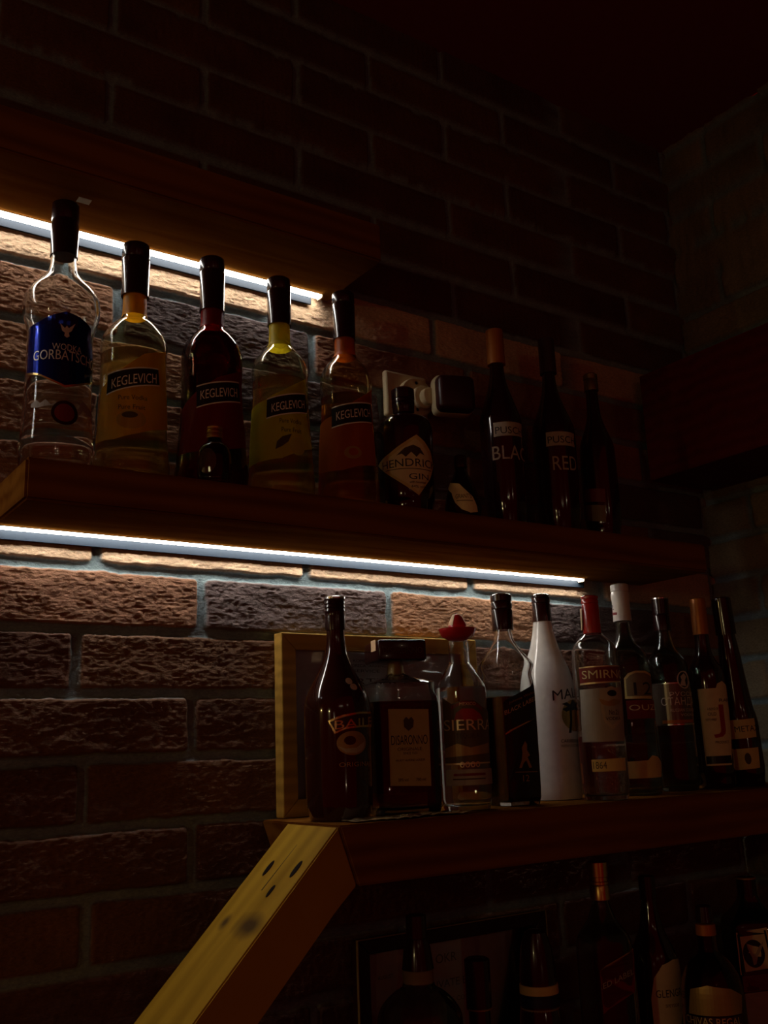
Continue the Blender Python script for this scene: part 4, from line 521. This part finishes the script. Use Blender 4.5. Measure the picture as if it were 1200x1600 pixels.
  {'id': 'z4', 'name': 'whisky_bottle', 'x': 1.0864, 'y': 1.06, 'zb': -0.5, 'yaw': -15, 'tilt': 0, 'n': 6, 'vsq': 0.2548, 'prof': [(0.332, 0.0104), (0.2803, 0.0112), (0.2675, 0.0138), (0.2548, 0.0178), (0.2421, 0.0264), (0.2295, 0.031), (0.2128, 0.0321), (0.1305, 0.0323), (0.004, 0.0323), (0.0, 0.0304)], 'glass': 'glass_dim', 'liq': None, 'caps': [('cap', 'gold_cap', [(0.3363, 0.0119), (0.3346, 0.0138), (0.3155, 0.0137), (0.3147, 0.0128), (0.3095, 0.0128), (0.3086, 0.0137), (0.3052, 0.0137), (0.3043, 0.0128), (0.3026, 0.0137), (0.2846, 0.0141)])], 'decals': [('P', 'label', 'red_dim', [(-0.0369, 0.1958), (0.0287, 0.2202), (0.0225, 0.167), (-0.0404, 0.1421)]), ('P', 'label_edge', 'gold_dim', [(-0.0387, 0.1976), (0.0289, 0.2218), (0.0287, 0.2202), (-0.0389, 0.1952)]), ('T', 'lettering', 'cream_dim', ('RED LABEL', -0.0328, 0.0236, 0.177, 0.0071, 0.0166))], 'label': 'square bottle with gold cap and slanted red label', 'hat': False, 'group': None},
  {'id': 'z5', 'name': 'malt_whisky_bottle', 'x': 1.2191, 'y': 1.09, 'zb': -0.5, 'yaw': 0, 'tilt': 0, 'n': 2, 'vsq': 0.0, 'prof': [(0.2949, 0.0097), (0.2674, 0.0107), (0.2492, 0.0136), (0.2266, 0.0183), (0.2042, 0.0279), (0.189, 0.0336), (0.1686, 0.0363), (0.103, 0.0378), (0.004, 0.0378), (0.0, 0.035532)], 'glass': 'gloss_dark', 'liq': None, 'caps': [('cap', 'cap_black', [(0.3022, 0.0098), (0.3004, 0.0122), (0.2674, 0.0126)])], 'decals': [('P', 'label', 'cream', [(-1.0847, 0.1371), (-0.9076, 0.1647), (-0.5335, 0.1815), (0.0385, 0.1872), (0.8676, 0.1841), (0.0588, 0.101), (-1.0743, 0.1033)]), ('T', 'lettering', 'ink_black', ('GLENGRANT', -0.8914, 0.9094, 0.1434, 0.0102, 0)), ('T', 'small_print', 'brown_ink', ('SPEYSIDE', -0.5623, 0.0296, 0.1272, 0.0042, 0))], 'label': 'dark malt whisky bottle with pale rounded label, left of the domed bottle', 'hat': False, 'group': None},
  {'id': 'z6', 'name': 'blended_whisky_bottle', 'x': 1.2329, 'y': 1.0, 'zb': -0.5, 'yaw': 0, 'tilt': 0, 'n': 2, 'vsq': 0.0, 'prof': [(0.2393, 0.0102), (0.2264, 0.0129), (0.205, 0.0138), (0.1964, 0.023), (0.1837, 0.033), (0.1668, 0.0402), (0.15, 0.0428), (0.1083, 0.0443), (0.004, 0.0443), (0.0, 0.041642)], 'glass': 'glass_brown', 'liq': None, 'caps': [('cap', 'cap_black', [(0.2671, 0.0074), (0.2645, 0.0111), (0.2437, 0.013)]), ('cap_ring', 'foil_orange', [(0.2411, 0.0139), (0.2264, 0.0143)])], 'decals': [('P', 'label', 'gold_dim', [(-1.6539, 0.1601), (-1.0422, 0.1668), (-0.2672, 0.1621), (0.2315, 0.1511), (0.0699, 0.1296), (-1.7754, 0.1281)]), ('P', 'label_banner', 'maroon_dark', [(-1.999, 0.1253), (0.136, 0.1283), (0.0563, 0.1161), (-2.0523, 0.1116)]), ('T', 'lettering', 'gold_pale', ('CHIVAS REGAL', -1.9336, -0.025, 0.121, 0.0101, 0))], 'label': 'round-shouldered brown whisky bottle with gold label at the bottom right', 'hat': False, 'group': None},
  {'id': 'z7', 'name': 'herbal_liqueur_bottle', 'x': 1.4715, 'y': 1.1, 'zb': -0.5, 'yaw': -38, 'tilt': 0, 'n': 7, 'vsq': 0.224, 'prof': [(0.264, 0.0122), (0.2439, 0.0152), (0.2289, 0.0221), (0.219, 0.0304), (0.2081, 0.0399), (0.1943, 0.0424), (0.059, 0.0425), (0.004, 0.0425), (0.0, 0.0399)], 'glass': 'gloss_green', 'liq': None, 'caps': [('cap', 'cap_black', [(0.2751, 0.0128), (0.273, 0.0155), (0.2439, 0.016)]), ('cap_rim', 'gold_dim', [(0.2741, 0.0155), (0.273, 0.016), (0.271, 0.016)])], 'decals': [('P', 'label', 'cream', [(-0.0388, 0.1947), (0.0127, 0.2019), (0.0185, 0.1379), (-0.0364, 0.1318)]), ('P', 'label_field', 'green_dark', [(-0.0351, 0.1917), (0.0102, 0.1981), (0.0158, 0.1399), (-0.0329, 0.1355)]), ('P', 'label_inner', 'cream', [(-0.0315, 0.1887), (0.0075, 0.1924), (0.013, 0.1418), (-0.0288, 0.1363)]), ('E', 'stag_roundel', 'ink_black', (-0.0124, 0.1634, 0.0171, 0.0209)), ('P', 'stag_print', 'cream_dim', [(-0.0215, 0.1712), (-0.0224, 0.1798), (-0.0175, 0.1711), (-0.0144, 0.1634), (-0.0094, 0.1633), (-0.0041, 0.1726), (0.004, 0.181), (0.0006, 0.1706), (-0.0068, 0.1594), (-0.0103, 0.1481), (-0.0145, 0.1463), (-0.0161, 0.1577)]), ('P', 'label_red', 'red_dim', [(-0.0346, 0.1298), (0.0182, 0.1351), (0.0191, 0.1116), (-0.0345, 0.1064)]), ('P', 'lower_label', 'cream_dim', [(-0.0337, 0.1045), (0.0188, 0.1097), (0.0182, 0.0596), (-0.0332, 0.0608)])], 'label': 'square dark green herbal bottle with a stag roundel label', 'hat': False, 'group': None},
]

ROOTS = {b['id']: build_bottle(b) for b in BOTTLES}
# amaretto bottle: flat square block cap
d = ROOTS['disa']
bm = bmesh.new(); add_box(bm, (-0.0345, -0.0345, 0.198), (0.0345, 0.0345, 0.2265), 0.004, 3); c = from_bm('block_cap', bm, 'cap_black', d, True)
bm = bmesh.new(); flat_text(bm, 'DISARONNO', -0.028, 0.028, 0.212, 0.008, -0.0349); from_bm('cap_lettering', bm, 'brown_ink', c, False, False)
bm = bmesh.new(); add_box(bm, (-0.0352, -0.024, 0.2125), (-0.0344, -0.004, 0.2272)); from_bm('tax_stamp', bm, 'stamp', c)
# sombrero stopper of the tequila bottle
s = ROOTS['sier']; zt = 0.2295
bm = bmesh.new()
lathe_bm([(zt-0.004, 0.010, 2), (zt, 0.017, 2), (zt+0.003, 0.022, 2), (zt+0.012, 0.0262, 2), (zt+0.0135, 0.0265, 2), (zt+0.0135, 0.0255, 2), (zt+0.006, 0.019, 2), (zt+0.005, 0.012, 2)], 48, True, True, bm)
hb = from_bm('hat_brim', bm, 'hat_red', s, True)
bm = bmesh.new(); lathe_bm([(zt+0.005, 0.0135, 2), (zt+0.014, 0.0130, 2), (zt+0.020, 0.0118, 2), (zt+0.030, 0.0072, 2), (zt+0.033, 0.005, 2), (zt+0.034, 0.002, 2)], 40, True, True, bm); hc = from_bm('hat_crown', bm, 'hat_red', hb, True)
for a0, a1 in ((-2.3, -1.15), (0.45, 1.2)):
    bm = bmesh.new(); rows = []
    for z, rr in ((zt+0.018, 0.0127), (zt+0.021, 0.0118), (zt+0.0305, 0.0074), (zt+0.0335, 0.0052)):
        rows.append([bm.verts.new(((rr+0.0003)*math.sin(a0+(a1-a0)*k/8), -(rr+0.0003)*math.cos(a0+(a1-a0)*k/8), z)) for k in range(9)])
    for p, q in zip(rows, rows[1:]):
        for k in range(8): bm.faces.new((p[k], p[k+1], q[k+1], q[k]))
    from_bm('hat_patch', bm, 'stamp', hb, True)
bpy.context.view_layer.update()
